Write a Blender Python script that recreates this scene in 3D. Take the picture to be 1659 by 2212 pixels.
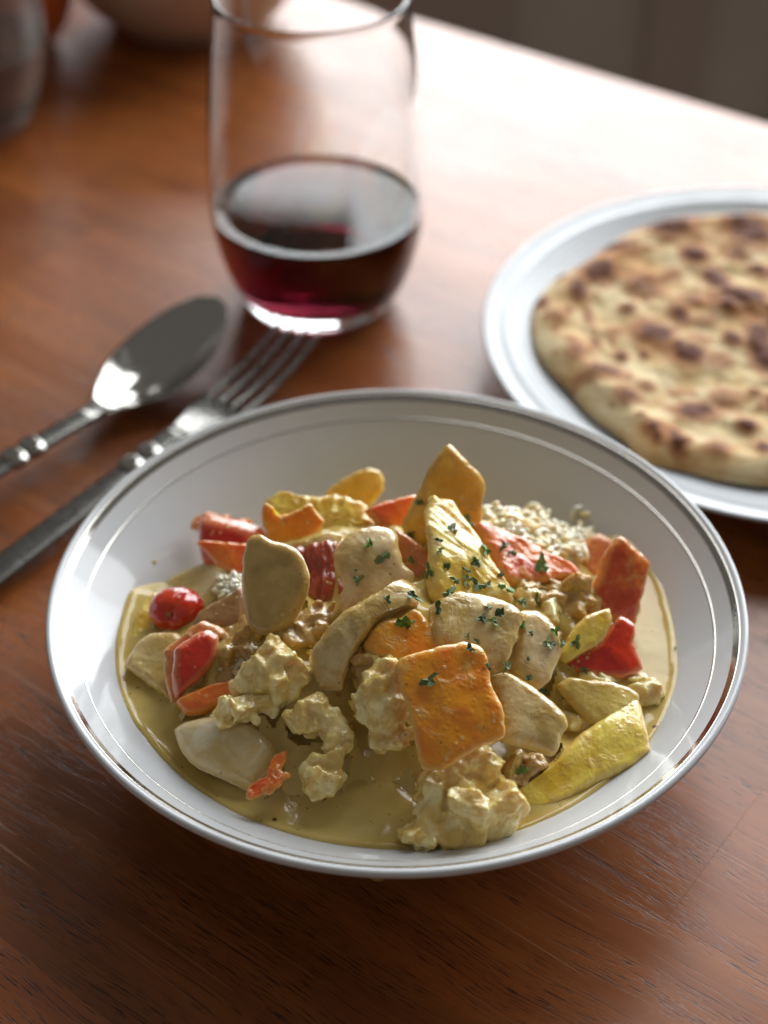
import bpy, bmesh, math, random
import numpy as np
from mathutils import Vector, Matrix
from mathutils.bvhtree import BVHTree

for o in list(bpy.data.objects):
    bpy.data.objects.remove(o)
S = bpy.context.scene
COL = S.collection

# ------------------------------------------------------------------ camera
CAM_H, PITCH, FPX = 0.3817, math.radians(39.918), 3323.0      # focal length in units of a 1659 x 2212 frame
cam_d = bpy.data.cameras.new("camera")
cam = bpy.data.objects.new("camera", cam_d); COL.objects.link(cam)
cam.location = (0, 0, CAM_H)
cam.rotation_euler = (math.pi / 2 - PITCH, 0, 0)
cam_d.sensor_fit = 'VERTICAL'; cam_d.sensor_height = 36.0
cam_d.lens = 36.0 * FPX / 2212.0
cam_d.clip_start = 0.01; cam_d.clip_end = 30
cam_d.dof.use_dof = True
cam_d.dof.focus_distance = 0.447
cam_d.dof.aperture_fstop = 6.0
S.camera = cam

# ------------------------------------------------------------------ world and window light
W = bpy.data.worlds.new("World"); S.world = W; W.use_nodes = True
bg = W.node_tree.nodes["Background"]
bg.inputs[0].default_value = (1.0, 0.93, 0.86, 1)
bg.inputs[1].default_value = 0.145
def window_pane(x0, x1, z0, z1, radiance):                     # one pane of the window, shining into the room (-y)
    la = bpy.data.lights.new("window_pane", 'AREA')
    la.shape = 'RECTANGLE'; la.size = x1 - x0; la.size_y = z1 - z0
    la.energy = math.pi * (x1 - x0) * (z1 - z0) * radiance; la.color = (0.95, 0.98, 1.0)
    w = bpy.data.objects.new("window_pane", la); COL.objects.link(w)
    w.location = ((x0 + x1) / 2, 2.02, (z0 + z1) / 2)
    w.rotation_euler = Vector((0, -1, 0)).to_track_quat('-Z', 'Z').to_euler()
window_pane(-0.30, -0.04, 0.07, 0.82, 8.9)
window_pane(-0.04, 2.30, 0.07, 0.97, 8.9)
window_pane(0.06, 2.30, 0.99, 2.45, 6.6)

S.view_settings.view_transform = 'Standard'
S.view_settings.look = 'None'
S.view_settings.gamma = 1
S.view_settings.use_curve_mapping = False
S.view_settings.exposure = 0.15
S.render.engine = 'CYCLES'
S.cycles.use_denoising = True
S.cycles.max_bounces = 10
S.cycles.use_adaptive_sampling = True
S.cycles.adaptive_threshold = 0.015
S.cycles.transmission_bounces = 12
S.cycles.sample_clamp_indirect = 6
S.cycles.blur_glossy = 0.5

rng = random.Random(7)
nrng = np.random.default_rng(11)

# ------------------------------------------------------------------ helpers
def tag(o, label=None, cat=None, group=None, kind=None):
    if label: o["label"] = label
    if cat: o["category"] = cat
    if group: o["group"] = group
    if kind: o["kind"] = kind
    return o

def link_mesh(name, verts, faces, mat, parent=None, smooth=True):
    me = bpy.data.meshes.new(name)
    me.from_pydata([tuple(map(float, v)) for v in verts], [], [tuple(map(int, f)) for f in faces])
    if smooth: me.polygons.foreach_set("use_smooth", [True] * len(me.polygons))
    if mat: me.materials.append(mat)
    me.update()
    o = bpy.data.objects.new(name, me); COL.objects.link(o)
    if parent: o.parent = parent
    return o

def empty(name, loc, rz=0):
    o = bpy.data.objects.new(name, None); COL.objects.link(o)
    o.location = loc; o.rotation_euler = (0, 0, rz); o.empty_display_size = 0.01
    return o

def lathe(name, prof, mat, parent=None, n=128, loc=(0, 0, 0)):
    """closed profile (r, z) turned about z; points with r == 0 collapse to one vertex"""
    V, F, rings = [], [], []
    for r, z in prof:
        if r < 1e-9:
            rings.append([len(V)]); V.append((0, 0, z))
        else:
            rings.append(list(range(len(V), len(V) + n)))
            for i in range(n):
                a = 2 * math.pi * i / n
                V.append((r * math.cos(a), r * math.sin(a), z))
    for a, b in zip(rings[:-1], rings[1:]):
        for i in range(n):
            j = (i + 1) % n
            if len(a) == 1 and len(b) == 1: continue
            if len(a) == 1: F.append((a[0], b[j], b[i]))
            elif len(b) == 1: F.append((a[i], a[j], b[0]))
            else: F.append((a[i], a[j], b[j], b[i]))
    o = link_mesh(name, V, F, mat, parent)
    bm = bmesh.new(); bm.from_mesh(o.data); bmesh.ops.recalc_face_normals(bm, faces=bm.faces); bm.to_mesh(o.data); bm.free()
    o.location = loc
    return o

def smooth_prof(pts, k=8):
    """Catmull-Rom through profile points"""
    P = [np.array(p, float) for p in pts]
    P = [2 * P[0] - P[1]] + P + [2 * P[-1] - P[-2]]
    out = []
    for i in range(1, len(P) - 2):
        for j in range(k):
            t = j / k
            p0, p1, p2, p3 = P[i - 1], P[i], P[i + 1], P[i + 2]
            q = .5 * ((2 * p1) + (-p0 + p2) * t + (2 * p0 - 5 * p1 + 4 * p2 - p3) * t * t + (-p0 + 3 * p1 - 3 * p2 + p3) * t ** 3)
            out.append((max(q[0], 0), q[1]))
    out.append(tuple(pts[-1]))
    return out

# value noise on arrays of points (n, 3)
_perm = nrng.integers(0, 2 ** 31, 4096)
def vnoise(P):
    P = np.asarray(P, float)
    I = np.floor(P).astype(np.int64); f = P - I; f = f * f * (3 - 2 * f)
    def h(i, j, k):
        return (_perm[(i * 73856093 ^ j * 19349663 ^ k * 83492791) & 4095] / 2 ** 30) - 1.0
    x, y, z = I[..., 0], I[..., 1], I[..., 2]; fx, fy, fz = f[..., 0], f[..., 1], f[..., 2]
    def L(a, b, t): return a + (b - a) * t
    return L(L(L(h(x, y, z), h(x + 1, y, z), fx), L(h(x, y + 1, z), h(x + 1, y + 1, z), fx), fy),
             L(L(h(x, y, z + 1), h(x + 1, y, z + 1), fx), L(h(x, y + 1, z + 1), h(x + 1, y + 1, z + 1), fx), fy), fz)
def fnoise(P, scale, octv=3):
    P = np.asarray(P, float) * scale; a, s = 1.0, 0.0; t = 0.0
    for i in range(octv):
        s = s + a * vnoise(P + 17.3 * i); t += a; a *= .5; P = P * 2.03
    return s / t

# pixel of the 1659 x 2212 frame -> ray from the camera
CT, ST = math.cos(PITCH), math.sin(PITCH)
ORG = np.array([0, 0, CAM_H])
def ray(u, v):
    a = (u - 829.5) / FPX; b = -(v - 1106.0) / FPX
    return np.array([a, CT + b * ST, -ST + b * CT])
def on_z(u, v, z=0.0):
    D = ray(u, v); return ORG + D * ((z - CAM_H) / D[2])
REG = {'A': (0, 0, 1.8228), '4': (700, 1700, .6028), '5': (1500, 1700, .7233), '6': (400, 2300, .6631),
       '7': (1400, 2400, .9042), '8': (1800, 700, .7378), 'Z': (1600, 2200, .4822)}
def px(reg, p):
    ox, oy, s = REG[reg]
    return ((ox + p[0] * s) / 1.8228, (oy + p[1] * s) / 1.8228)

# ------------------------------------------------------------------ materials
def lin(r, g, b):
    f = lambda c: (c / 255 / 12.92) if c / 255 <= .04045 else ((c / 255 + .055) / 1.055) ** 2.4
    return (f(r), f(g), f(b), 1)

class NT:
    def __init__(s, name):
        s.m = bpy.data.materials.new(name); s.m.use_nodes = True
        s.t = s.m.node_tree; s.t.nodes.clear()
        s.out = s.n('ShaderNodeOutputMaterial')
    def n(s, typ, **kw):
        nd = s.t.nodes.new(typ)
        for k, v in kw.items(): setattr(nd, k, v)
        return nd
    def l(s, a, b): s.t.links.new(a, b)
    def set(s, sock, v):
        if hasattr(v, 'is_linked') or hasattr(v, 'links'): s.l(v, sock)
        else: sock.default_value = v
    def coord(s, kind='Object'): return s.n('ShaderNodeTexCoord').outputs[kind]
    def mapping(s, vec, scale=(1, 1, 1), loc=(0, 0, 0), rot=(0, 0, 0)):
        m = s.n('ShaderNodeMapping'); s.l(vec, m.inputs[0])
        m.inputs['Scale'].default_value = scale; m.inputs['Rotation'].default_value = rot
        s.set(m.inputs['Location'], loc)
        return m.outputs[0]
    def noise(s, vec, scale, detail=3, rough=.5, dist=0):
        n = s.n('ShaderNodeTexNoise'); s.l(vec, n.inputs['Vector'])
        n.inputs['Scale'].default_value = scale; n.inputs['Detail'].default_value = detail
        n.inputs['Roughness'].default_value = rough; n.inputs['Distortion'].default_value = dist
        return n.outputs[0]
    def voro(s, vec, scale, feature='F1', out='Distance', rand=1):
        n = s.n('ShaderNodeTexVoronoi', feature=feature); s.l(vec, n.inputs['Vector'])
        n.inputs['Scale'].default_value = scale; n.inputs['Randomness'].default_value = rand
        return n.outputs[out]
    def ramp(s, fac, stops):
        r = s.n('ShaderNodeValToRGB'); s.l(fac, r.inputs[0]); e = r.color_ramp.elements
        while len(e) < len(stops): e.new(.5)
        for q, (p, c) in zip(e, stops):
            q.position = p; q.color = c if len(c) == 4 else (*c, 1)
        return r.outputs[0]
    def step(s, fac, a, b):
        m = s.n('ShaderNodeMapRange', interpolation_type='SMOOTHSTEP'); s.l(fac, m.inputs[0])
        m.inputs[1].default_value = a; m.inputs[2].default_value = b
        return m.outputs[0]
    def mix(s, fac, a, b, mode='MIX'):
        m = s.n('ShaderNodeMix', data_type='RGBA', blend_type=mode)
        s.set(m.inputs[0], fac); s.set(m.inputs[6], a); s.set(m.inputs[7], b)
        return m.outputs[2]
    def math(s, op, a, b=0.0):
        m = s.n('ShaderNodeMath', operation=op); s.set(m.inputs[0], a); s.set(m.inputs[1], b)
        return m.outputs[0]
    def bump(s, h, strength=.3, dist=.001, normal=None):
        b = s.n('ShaderNodeBump'); s.l(h, b.inputs['Height'])
        b.inputs['Strength'].default_value = strength; b.inputs['Distance'].default_value = dist
        if normal is not None: s.l(normal, b.inputs['Normal'])
        return b.outputs[0]
    def principled(s, **kw):
        p = s.n('ShaderNodeBsdfPrincipled')
        for k, v in kw.items(): s.set(p.inputs[k.replace('_', ' ')], v)
        s.l(p.outputs[0], s.out.inputs['Surface'])
        return p

SAUCE = lin(176, 146, 72)
def food_mat(name, c1, c2, coat=.35, coat_c=None, sss=.36, rough=(.18, .42), bump=.35, nscale=70, fibre=None, speck=.5, film=95, cut_c=None, grain=.85):
    """moist food: two tones of its own colour, a broken film of curry sauce, tiny spice specks, wet gloss"""
    g = NT(name); co = g.coord()
    info = g.n('ShaderNodeObjectInfo')
    off = g.n('ShaderNodeCombineXYZ'); g.l(info.outputs['Random'], off.inputs[0]); g.l(info.outputs['Random'], off.inputs[1])
    co = g.mapping(co, loc=off.outputs[0])
    n1 = g.noise(co, nscale, 4, .55, .6)
    col = g.mix(g.step(n1, .38, .64), c1, c2)
    if fibre:
        fb = g.noise(g.mapping(co, scale=fibre), 1, 3, .6)
        col = g.mix(g.math('MULTIPLY', g.step(fb, .45, .75), .55), col, c2)
    nf = g.noise(co, film, 5, .6, .8)
    fm = g.math('MULTIPLY', g.step(nf, .60 - .28 * coat, .74 - .22 * coat), min(1.0, .45 + coat))
    col = g.mix(fm, col, coat_c or SAUCE)
    at = g.n('ShaderNodeAttribute', attribute_name='cut')
    ce = g.math('MULTIPLY', at.outputs['Fac'], g.math('ADD', .35, g.math('MULTIPLY', g.noise(co, 150, 2), .5)))
    col = g.mix(ce, col, cut_c or coat_c or SAUCE)
    gr = g.math('MULTIPLY', g.math('SUBTRACT', 1.0, g.step(g.voro(co, 330), .10, .26)), g.math('MULTIPLY', g.step(g.noise(co, 85, 2), .50, .62), grain))
    col = g.mix(g.math('MULTIPLY', gr, .95), col, lin(240, 212, 150))
    sp = g.voro(co, 260)
    pick = g.noise(co, 210, 1)
    sm = g.math('MULTIPLY', g.math('SUBTRACT', 1.0, g.step(sp, .07, .15)), g.math('MULTIPLY', g.step(pick, .56, .62), speck))
    col = g.mix(sm, col, lin(92, 46, 14))
    b1 = g.noise(co, 620, 4, .6)
    b2 = g.noise(co, 170, 4, .55, .4)
    drop = g.math('SUBTRACT', 1.0, g.step(g.voro(co, 420), .0, .42))
    hh = g.math('ADD', g.math('MULTIPLY', b1, .30), g.math('ADD', g.math('MULTIPLY', b2, .35), g.math('ADD', g.math('MULTIPLY', drop, .20), g.math('ADD', g.math('MULTIPLY', fm, .4), g.math('MULTIPLY', gr, .35)))))
    nb = g.bump(hh, min(1.0, bump), .0016)
    rg = g.n('ShaderNodeMapRange'); g.l(g.noise(co, 240, 3), rg.inputs[0])
    rg.inputs[1].default_value = .3; rg.inputs[2].default_value = .7
    rg.inputs[3].default_value = rough[0]; rg.inputs[4].default_value = rough[1]
    p = g.principled(Base_Color=col, Roughness=rg.outputs[0], Normal=nb, IOR=1.42)
    p.inputs['Subsurface Weight'].default_value = sss
    p.inputs['Subsurface Radius'].default_value = (1.0, .55, .22)
    p.inputs['Subsurface Scale'].default_value = .004
    p.inputs['Coat Weight'].default_value = 1.0
    p.inputs['Coat Roughness'].default_value = .05
    wet = g.math('ADD', g.noise(co, 130, 3, .55, .8), g.math('ADD', g.math('MULTIPLY', g.math('MULTIPLY', g.noise(co, 520, 2), .30), g.step(nf, .42, .62)), g.math('MULTIPLY', gr, .3)))
    g.l(g.bump(wet, min(.8, .2 + .7 * bump), .0014), p.inputs['Coat Normal'])
    p.inputs['Coat IOR'].default_value = 1.5
    return g.m

M = {}
M['onion'] = food_mat('onion_in_sauce', lin(230, 208, 150), lin(196, 164, 90), coat=.5, coat_c=lin(206, 172, 92), sss=.42, bump=.3, film=130, nscale=55)
M['onion_pale'] = food_mat('onion_pale', lin(238, 216, 168), lin(214, 182, 118), coat=.45, coat_c=lin(216, 184, 112), sss=.42, bump=.25, film=110, nscale=60)
M['onion_gold'] = food_mat('onion_translucent', lin(222, 196, 104), lin(196, 164, 72), coat=.4, coat_c=lin(210, 180, 96), sss=.45, bump=.25, film=110, nscale=60)
M['onion_brown'] = food_mat('onion_browned', lin(180, 140, 88), lin(150, 108, 62), coat=.4, coat_c=lin(164, 122, 64), sss=.36, bump=.25)
M['onion_olive'] = food_mat('onion_olive', lin(210, 182, 108), lin(180, 146, 72), coat=.42, coat_c=lin(214, 182, 108), sss=.42, bump=.3, film=120)
M['potato'] = food_mat('pale_root', lin(236, 226, 196), lin(220, 202, 150), coat=.34, coat_c=lin(214, 184, 110), sss=.42, bump=.22, film=70)
M['yellow'] = food_mat('yellow_pepper', lin(250, 226, 116), lin(232, 186, 44), coat=.25, coat_c=lin(236, 206, 130), sss=.42, bump=.5, film=150)
M['yellow_pale'] = food_mat('pale_yellow_pepper', lin(246, 220, 100), lin(228, 190, 56), coat=.25, coat_c=lin(224, 190, 110), sss=.42, bump=.36, film=140)
M['amber'] = food_mat('amber_pepper', lin(248, 212, 84), lin(232, 176, 42), coat=.28, coat_c=lin(212, 168, 84), sss=.42, bump=.45, film=140)
M['orange'] = food_mat('orange_pepper', lin(248, 166, 22), lin(240, 140, 10), coat=.2, coat_c=lin(244, 200, 110), sss=.36, bump=.5, film=170)
M['carrot'] = food_mat('red_orange_pepper', lin(240, 130, 30), lin(216, 78, 14), coat=.24, coat_c=lin(234, 172, 92), sss=.36, bump=.55, film=160)
M['carrot_plain'] = food_mat('orange_pepper_point', lin(240, 130, 30), lin(228, 94, 24), coat=.1, coat_c=lin(222, 158, 80), sss=.36, bump=.25)
M['red'] = food_mat('red_pepper', lin(214, 52, 12), lin(196, 36, 8), coat=.06, coat_c=lin(216, 128, 72), sss=.3, rough=(.1, .3), bump=.2, cut_c=lin(228, 156, 104))
M['red_pink'] = food_mat('red_pepper_saucy', lin(226, 142, 78), lin(200, 84, 36), coat=.35, coat_c=lin(214, 166, 96), sss=.42, bump=.45, film=150)
M['red_dark'] = food_mat('dark_red_pepper', lin(166, 70, 40), lin(140, 48, 26), coat=.25, coat_c=lin(164, 104, 62), sss=.36, bump=.4)
M['tomato'] = food_mat('cherry_tomato', lin(200, 44, 12), lin(206, 60, 16), coat=.03, sss=.4, rough=(.06, .16), bump=.06, speck=.1)
M['chicken'] = food_mat('curried_chicken', lin(250, 232, 168), lin(236, 204, 116), coat=.38, coat_c=lin(228, 188, 92), sss=.42, bump=.5, nscale=150, film=160)
M['chicken_brown'] = food_mat('chicken_in_gravy', lin(212, 174, 100), lin(184, 144, 74), coat=.5, coat_c=lin(204, 168, 88), sss=.36, rough=(.08, .26), bump=.6, nscale=140)
M['mound'] = food_mat('gravy_mound', lin(176, 144, 80), lin(146, 114, 58), coat=.4, coat_c=lin(160, 130, 66), sss=.2, rough=(.08, .26), bump=.7)
M['rice'] = food_mat('rice', lin(244, 234, 206), lin(234, 216, 170), coat=.2, coat_c=lin(210, 176, 106), sss=.4, bump=.1, speck=.1, nscale=160)

def sauce_mat():
    g = NT('curry_sauce'); co = g.coord()
    n = g.noise(co, 26, 4, .5, .6)
    col = g.mix(g.step(n, .35, .68), lin(208, 184, 112), lin(187, 160, 84))
    sp = g.voro(co, 170); pk = g.noise(co, 130, 1)
    m = g.math('MULTIPLY', g.math('SUBTRACT', 1.0, g.step(sp, .05, .19)), g.step(pk, .52, .58))
    col = g.mix(m, col, lin(84, 54, 18))
    sp2 = g.voro(co, 420); pk2 = g.noise(co, 240, 1)
    m2 = g.math('MULTIPLY', g.math('SUBTRACT', 1.0, g.step(sp2, .08, .2)), g.math('MULTIPLY', g.step(pk2, .56, .62), .7))
    col = g.mix(m2, col, lin(108, 66, 20))
    h = g.math('ADD', g.noise(co, 60, 2, .5, .5), g.math('MULTIPLY', g.noise(co, 320, 3), .10))
    p = g.principled(Base_Color=col, Roughness=.11, Normal=g.bump(h, .32, .002), IOR=1.4)
    p.inputs['Subsurface Weight'].default_value = .3
    p.inputs['Subsurface Radius'].default_value = (1, .7, .3); p.inputs['Subsurface Scale'].default_value = .004
    return g.m
M['sauce'] = sauce_mat()

def herb_mat():
    g = NT('dried_parsley'); co = g.coord(); info = g.n('ShaderNodeObjectInfo')
    col = g.ramp(info.outputs['Random'], [(0, lin(62, 88, 46)), (.35, lin(96, 122, 68)), (.65, lin(142, 160, 108)), (.9, lin(120, 164, 52)), (1, lin(168, 182, 134))])
    n = g.noise(co, 900, 3)
    col = g.mix(g.math('MULTIPLY', n, .5), col, lin(28, 44, 26))
    g.principled(Base_Color=col, Roughness=.5, Normal=g.bump(g.noise(co, 1400, 2), .5, .0004))
    return g.m
M['herb'] = herb_mat()

def china_mat(name, c, rough=.08):
    g = NT(name); co = g.coord()
    n = g.noise(co, 30, 3)
    col = g.mix(g.step(n, .3, .7), c, tuple(x * .97 for x in c[:3]) + (1,))
    rr = g.n('ShaderNodeMapRange'); g.l(g.noise(co, 55, 4), rr.inputs[0]); rr.inputs[3].default_value = rough * .6; rr.inputs[4].default_value = rough * 1.6
    p = g.principled(Base_Color=col, Roughness=rr.outputs[0], IOR=1.40)
    return g.m
M['china'] = china_mat('white_china', lin(206, 209, 212))
M['plate'] = china_mat('plate_china', lin(190, 194, 198), .3)
M['terracotta'] = china_mat('orange_glaze', lin(224, 120, 62), .3)
M['stoneware'] = china_mat('taupe_stoneware', lin(206, 182, 160), .3)

def metal_mat(name, c, rough, aniso=0):
    g = NT(name); co = g.coord()
    rr = g.n('ShaderNodeMapRange'); g.l(g.noise(co, 220, 4, .6), rr.inputs[0]); rr.inputs[3].default_value = rough * .6; rr.inputs[4].default_value = rough * 1.5
    h = g.noise(g.mapping(co, scale=(1, 8, 1)), 300, 3)
    g.principled(Base_Color=c, Metallic=1.0, Roughness=rr.outputs[0], Normal=g.bump(h, .03, .0005))
    return g.m
M['steel'] = metal_mat('stainless_steel', (.46, .45, .42, 1), .12)
M['steel_dark'] = metal_mat('satin_steel', (.22, .215, .20, 1), .26)
M['platinum'] = metal_mat('platinum_band', (.52, .50, .46, 1), .12)

def glass_mat():
    g = NT('clear_glass')
    g.principled(Base_Color=(.985, .99, .985, 1), Roughness=.0, IOR=1.47, Transmission_Weight=1.0)
    return g.m
M['glass'] = glass_mat()
def wine_mat():
    g = NT('red_wine')
    g.principled(Base_Color=(1, .86, .88, 1), Roughness=0.0, IOR=1.345, Transmission_Weight=1.0)
    v = g.n('ShaderNodeVolumeAbsorption'); v.inputs['Color'].default_value = (.52, .01, .18, 1); v.inputs['Density'].default_value = 105
    g.l(v.outputs[0], g.out.inputs['Volume'])
    return g.m
M['wine'] = wine_mat()
def drink_mat():
    g = NT('amber_drink')
    g.principled(Base_Color=(.92, .91, .88, 1), Roughness=.05, IOR=1.34, Transmission_Weight=.95)
    return g.m
M['drink'] = drink_mat()
def frosted():
    g = NT('frosted_glass'); co = g.coord()
    g.principled(Base_Color=g.mix(g.noise(co, 20, 2), (.88, .86, .83, 1), (.80, .78, .75, 1)), Roughness=.22, IOR=1.3, Transmission_Weight=.96)
    return g.m
M['frosted'] = frosted()


def wood_mat():
    g = NT('stained_wood'); co = g.coord(); info = g.n('ShaderNodeObjectInfo'); rd = info.outputs['Random']
    off = g.n('ShaderNodeCombineXYZ')
    g.l(g.math('MULTIPLY', rd, 7.3), off.inputs[0]); g.l(g.math('MULTIPLY', rd, 3.1), off.inputs[1])
    lc = g.mapping(co, loc=off.outputs[0])
    wob = g.noise(lc, 9, 2)                                            # wandering grain
    cxyz = g.n('ShaderNodeCombineXYZ'); g.l(g.math('MULTIPLY', wob, .016), cxyz.inputs[1])
    add = g.n('ShaderNodeVectorMath', operation='ADD'); g.l(lc, add.inputs[0]); g.l(cxyz.outputs[0], add.inputs[1])
    gc = add.outputs[0]
    broad = g.noise(g.mapping(gc, scale=(7, 60, 1)), 1, 4, .6)
    col = g.mix(g.step(broad, .3, .72), lin(158, 90, 38), lin(134, 70, 27))
    fine = g.noise(g.mapping(gc, scale=(18, 420, 1)), 1, 4, .6)
    col = g.mix(g.math('MULTIPLY', g.step(fine, .42, .75), .28), col, lin(92, 46, 20))
    tone = g.math('ADD', g.math('MULTIPLY', rd, .34), .80)
    tc = g.n('ShaderNodeCombineXYZ'); [g.l(tone, tc.inputs[i]) for i in range(3)]
    col = g.mix(1.0, col, tc.outputs[0], 'MULTIPLY')
    # open pores: short dark dashes along the grain
    p1 = g.noise(g.mapping(gc, scale=(110, 2100, 1)), 1, 2, .5)
    dens = g.noise(g.mapping(gc, scale=(11, 46, 1)), 1, 3)
    p1m = g.math('MULTIPLY', g.step(p1, .565, .64), g.step(dens, .40, .56))
    p2 = g.noise(g.mapping(gc, scale=(26, 1700, 1), loc=(3, 8, 0)), 1, 2, .5)
    p2m = g.math('MULTIPLY', g.step(p2, .62, .69), .95)
    pore = g.math('MAXIMUM', p1m, p2m)
    col = g.mix(g.math('MULTIPLY', pore, .92), col, lin(34, 15, 10))
    # fine pale scratches in the varnish, in a few directions
    scr = None
    for a, sc, th in ((.9, 5, .665), (2.1, 6, .67), (1.5, 7, .68)):
        s1 = g.noise(g.mapping(co, scale=(sc, 1100, 1), rot=(0, 0, a)), 1, 2, .4)
        s2 = g.noise(g.mapping(co, scale=(16, 16, 1), loc=(a * 9, 0, 0)), 1, 2)
        sm = g.math('MULTIPLY', g.step(s1, th, th + .02), g.step(s2, .5, .62))
        scr = sm if scr is None else g.math('MAXIMUM', scr, sm)
    col = g.mix(g.math('MULTIPLY', scr, .6), col, lin(176, 128, 92))
    h = g.math('SUBTRACT', g.math('MULTIPLY', fine, .06), g.math('ADD', pore, g.math('MULTIPLY', scr, .5)))
    nb = g.bump(h, .22, .0003)
    rr = g.n('ShaderNodeMapRange'); g.l(g.noise(co, 20, 5, .6), rr.inputs[0]); rr.inputs[1].default_value = .3; rr.inputs[2].default_value = .7
    rr.inputs[3].default_value = .30; rr.inputs[4].default_value = .40
    p = g.principled(Base_Color=col, Roughness=rr.outputs[0], Normal=nb, IOR=1.45)
    p.inputs['Coat Weight'].default_value = .12; p.inputs['Coat Roughness'].default_value = .22
    g.l(g.bump(g.noise(co, 120, 3), .05, .001), p.inputs['Coat Normal'])
    return g.m
M['wood'] = wood_mat()

def plain(name, c, rough=.7, var=.12, scale=3):
    g = NT(name); co = g.coord()
    col = g.mix(g.step(g.noise(co, scale, 4), .3, .7), c, tuple(x * (1 - var) for x in c[:3]) + (1,))
    g.principled(Base_Color=col, Roughness=rough, Normal=g.bump(g.noise(co, 200, 2), .1, .001))
    return g.m
M['wall'] = plain('wall_paint', lin(206, 198, 184))
M['panel'] = plain('wall_panel', lin(190, 174, 164))
M['floor'] = plain('floor_dark', lin(90, 74, 64))

def naan_mat():
    g = NT('naan_bread'); co = g.coord()
    at = g.n('ShaderNodeAttribute', attribute_name='char')
    n = g.noise(co, 70, 5, .6, .4)
    base = g.mix(g.step(n, .34, .66), lin(222, 202, 160), lin(206, 180, 128))
    n2 = g.noise(co, 34, 4, .6)
    base = g.mix(g.math('MULTIPLY', g.step(n2, .42, .66), .75), base, lin(190, 140, 82))
    k = g.math('ADD', at.outputs['Fac'], g.math('MULTIPLY', g.math('SUBTRACT', g.noise(co, 150, 5, .65), .5), .55))
    kb = g.step(k, .04, .36)
    col = g.mix(g.math('MULTIPLY', kb, .78), base, lin(158, 98, 54))
    col = g.mix(g.step(k, .36, .8), col, lin(96, 50, 24))
    h = g.math('ADD', g.noise(co, 260, 4), g.math('MULTIPLY', g.noise(co, 900, 2), .3))
    p = g.principled(Base_Color=col, Roughness=.75, Normal=g.bump(h, .35, .001), IOR=1.3)
    p.inputs['Subsurface Weight'].default_value = .15; p.inputs['Subsurface Scale'].default_value = .003
    return g.m
M['naan'] = naan_mat()


# ------------------------------------------------------------------ setting: wall under the window, floor, table
def box(name, x0, x1, y0, y1, z0, z1, mat, parent=None, bev=0.0):
    bm = bmesh.new(); bmesh.ops.create_cube(bm, size=1)
    for v in bm.verts:
        v.co = Vector(((x0 + x1) / 2 + v.co.x * (x1 - x0), (y0 + y1) / 2 + v.co.y * (y1 - y0), (z0 + z1) / 2 + v.co.z * (z1 - z0)))
    if bev: bmesh.ops.bevel(bm, geom=bm.edges[:], offset=bev, segments=2, affect='EDGES', profile=.6)
    me = bpy.data.meshes.new(name); bm.to_mesh(me); bm.free(); me.materials.append(mat)
    o = bpy.data.objects.new(name, me); COL.objects.link(o)
    if parent: o.parent = parent
    return o

wall = tag(box('wall', -1.6, 3.2, 2.05, 2.15, -.75, .12, M['wall']), kind='structure')
for i, (a, b) in enumerate(((.02, .17), (.36, .44), (.56, .98), (1.2, 1.32))):
    box('wall_panel', a, b, 2.03, 2.0502, -.72, .06, M['panel'], wall, .004)
floor = tag(box('floor', -2.5, 3.2, -.8, 2.05, -.80, -.75, M['floor']), kind='structure')

E1 = Vector((.793, -.609, 0)); E2 = Vector((.609, .793, 0))
ROT = math.atan2(E1.y, E1.x)
EDGE = .7555                                                  # far edge of the table along E2
table = empty('wooden_table', (0, 0, 0), ROT)
tag(table, 'reddish brown stained wood dining table with visible planks', 'table')
PW, R0 = .0617, .2645
rows = []
k = 0
lo = EDGE - .0617 * math.floor((EDGE - R0) / PW + .5)
s2 = R0 - 9 * PW
prng = random.Random(5)
while s2 < EDGE - .01:
    s3 = min(s2 + PW, EDGE)
    if EDGE - s3 < .02: s3 = EDGE
    joints = []
    if abs(s2 - R0) < .002: joints = [-.85, -.55, -.0985, .42, .75]
    else:
        s = -1.0 + prng.uniform(0, .3)
        while s < .7:
            joints.append(s); s += prng.uniform(.36, .62)
        joints.append(.75)
        joints[0] = -1.0
    for a, b in zip(joints[:-1], joints[1:]):
        p = box('plank', a, b, s2, s3, -.022, prng.uniform(-.00002, .00002), M['wood'], table, .00007)
    s2 = s3
box('table_apron', -.95, .70, -.25, EDGE - .06, -.09, -.0225, M['wood'], table, .002)

# ------------------------------------------------------------------ the curry bowl
BX, BY, HB, ZS = .00406, .35835, .05, .034
inner = [(0, .0085), (.03, .0088), (.05, .0105), (.066, .0165), (.078, .0245), (.090, .0345), (.099, .0418), (.1050, .0470)]
lip = [(.1068, .0486), (.1080, .0496), (.1088, .04995), (.1096, .0497), (.11, .0490), (.1098, .0480)]
outer = [(.1075, .0452), (.098, .0365), (.084, .0255), (.070, .0150), (.060, .0085), (.056, .0060)]
foot = [(.0555, .0030), (.0552, .0004), (.0545, 0), (.0525, 0), (.0520, .0006), (.0515, .0040), (.03, .0050), (0, .0050)]
prof = smooth_prof(inner + lip + outer, 6) + foot
bowl = empty('curry_bowl', (BX, BY, 0))
tag(bowl, 'shallow white china bowl with silver rim band holding the curry', 'bowl')
lathe('bowl_body', prof, M['china'], bowl, 192)
_pi = np.array(smooth_prof(inner + lip + outer, 40))
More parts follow.
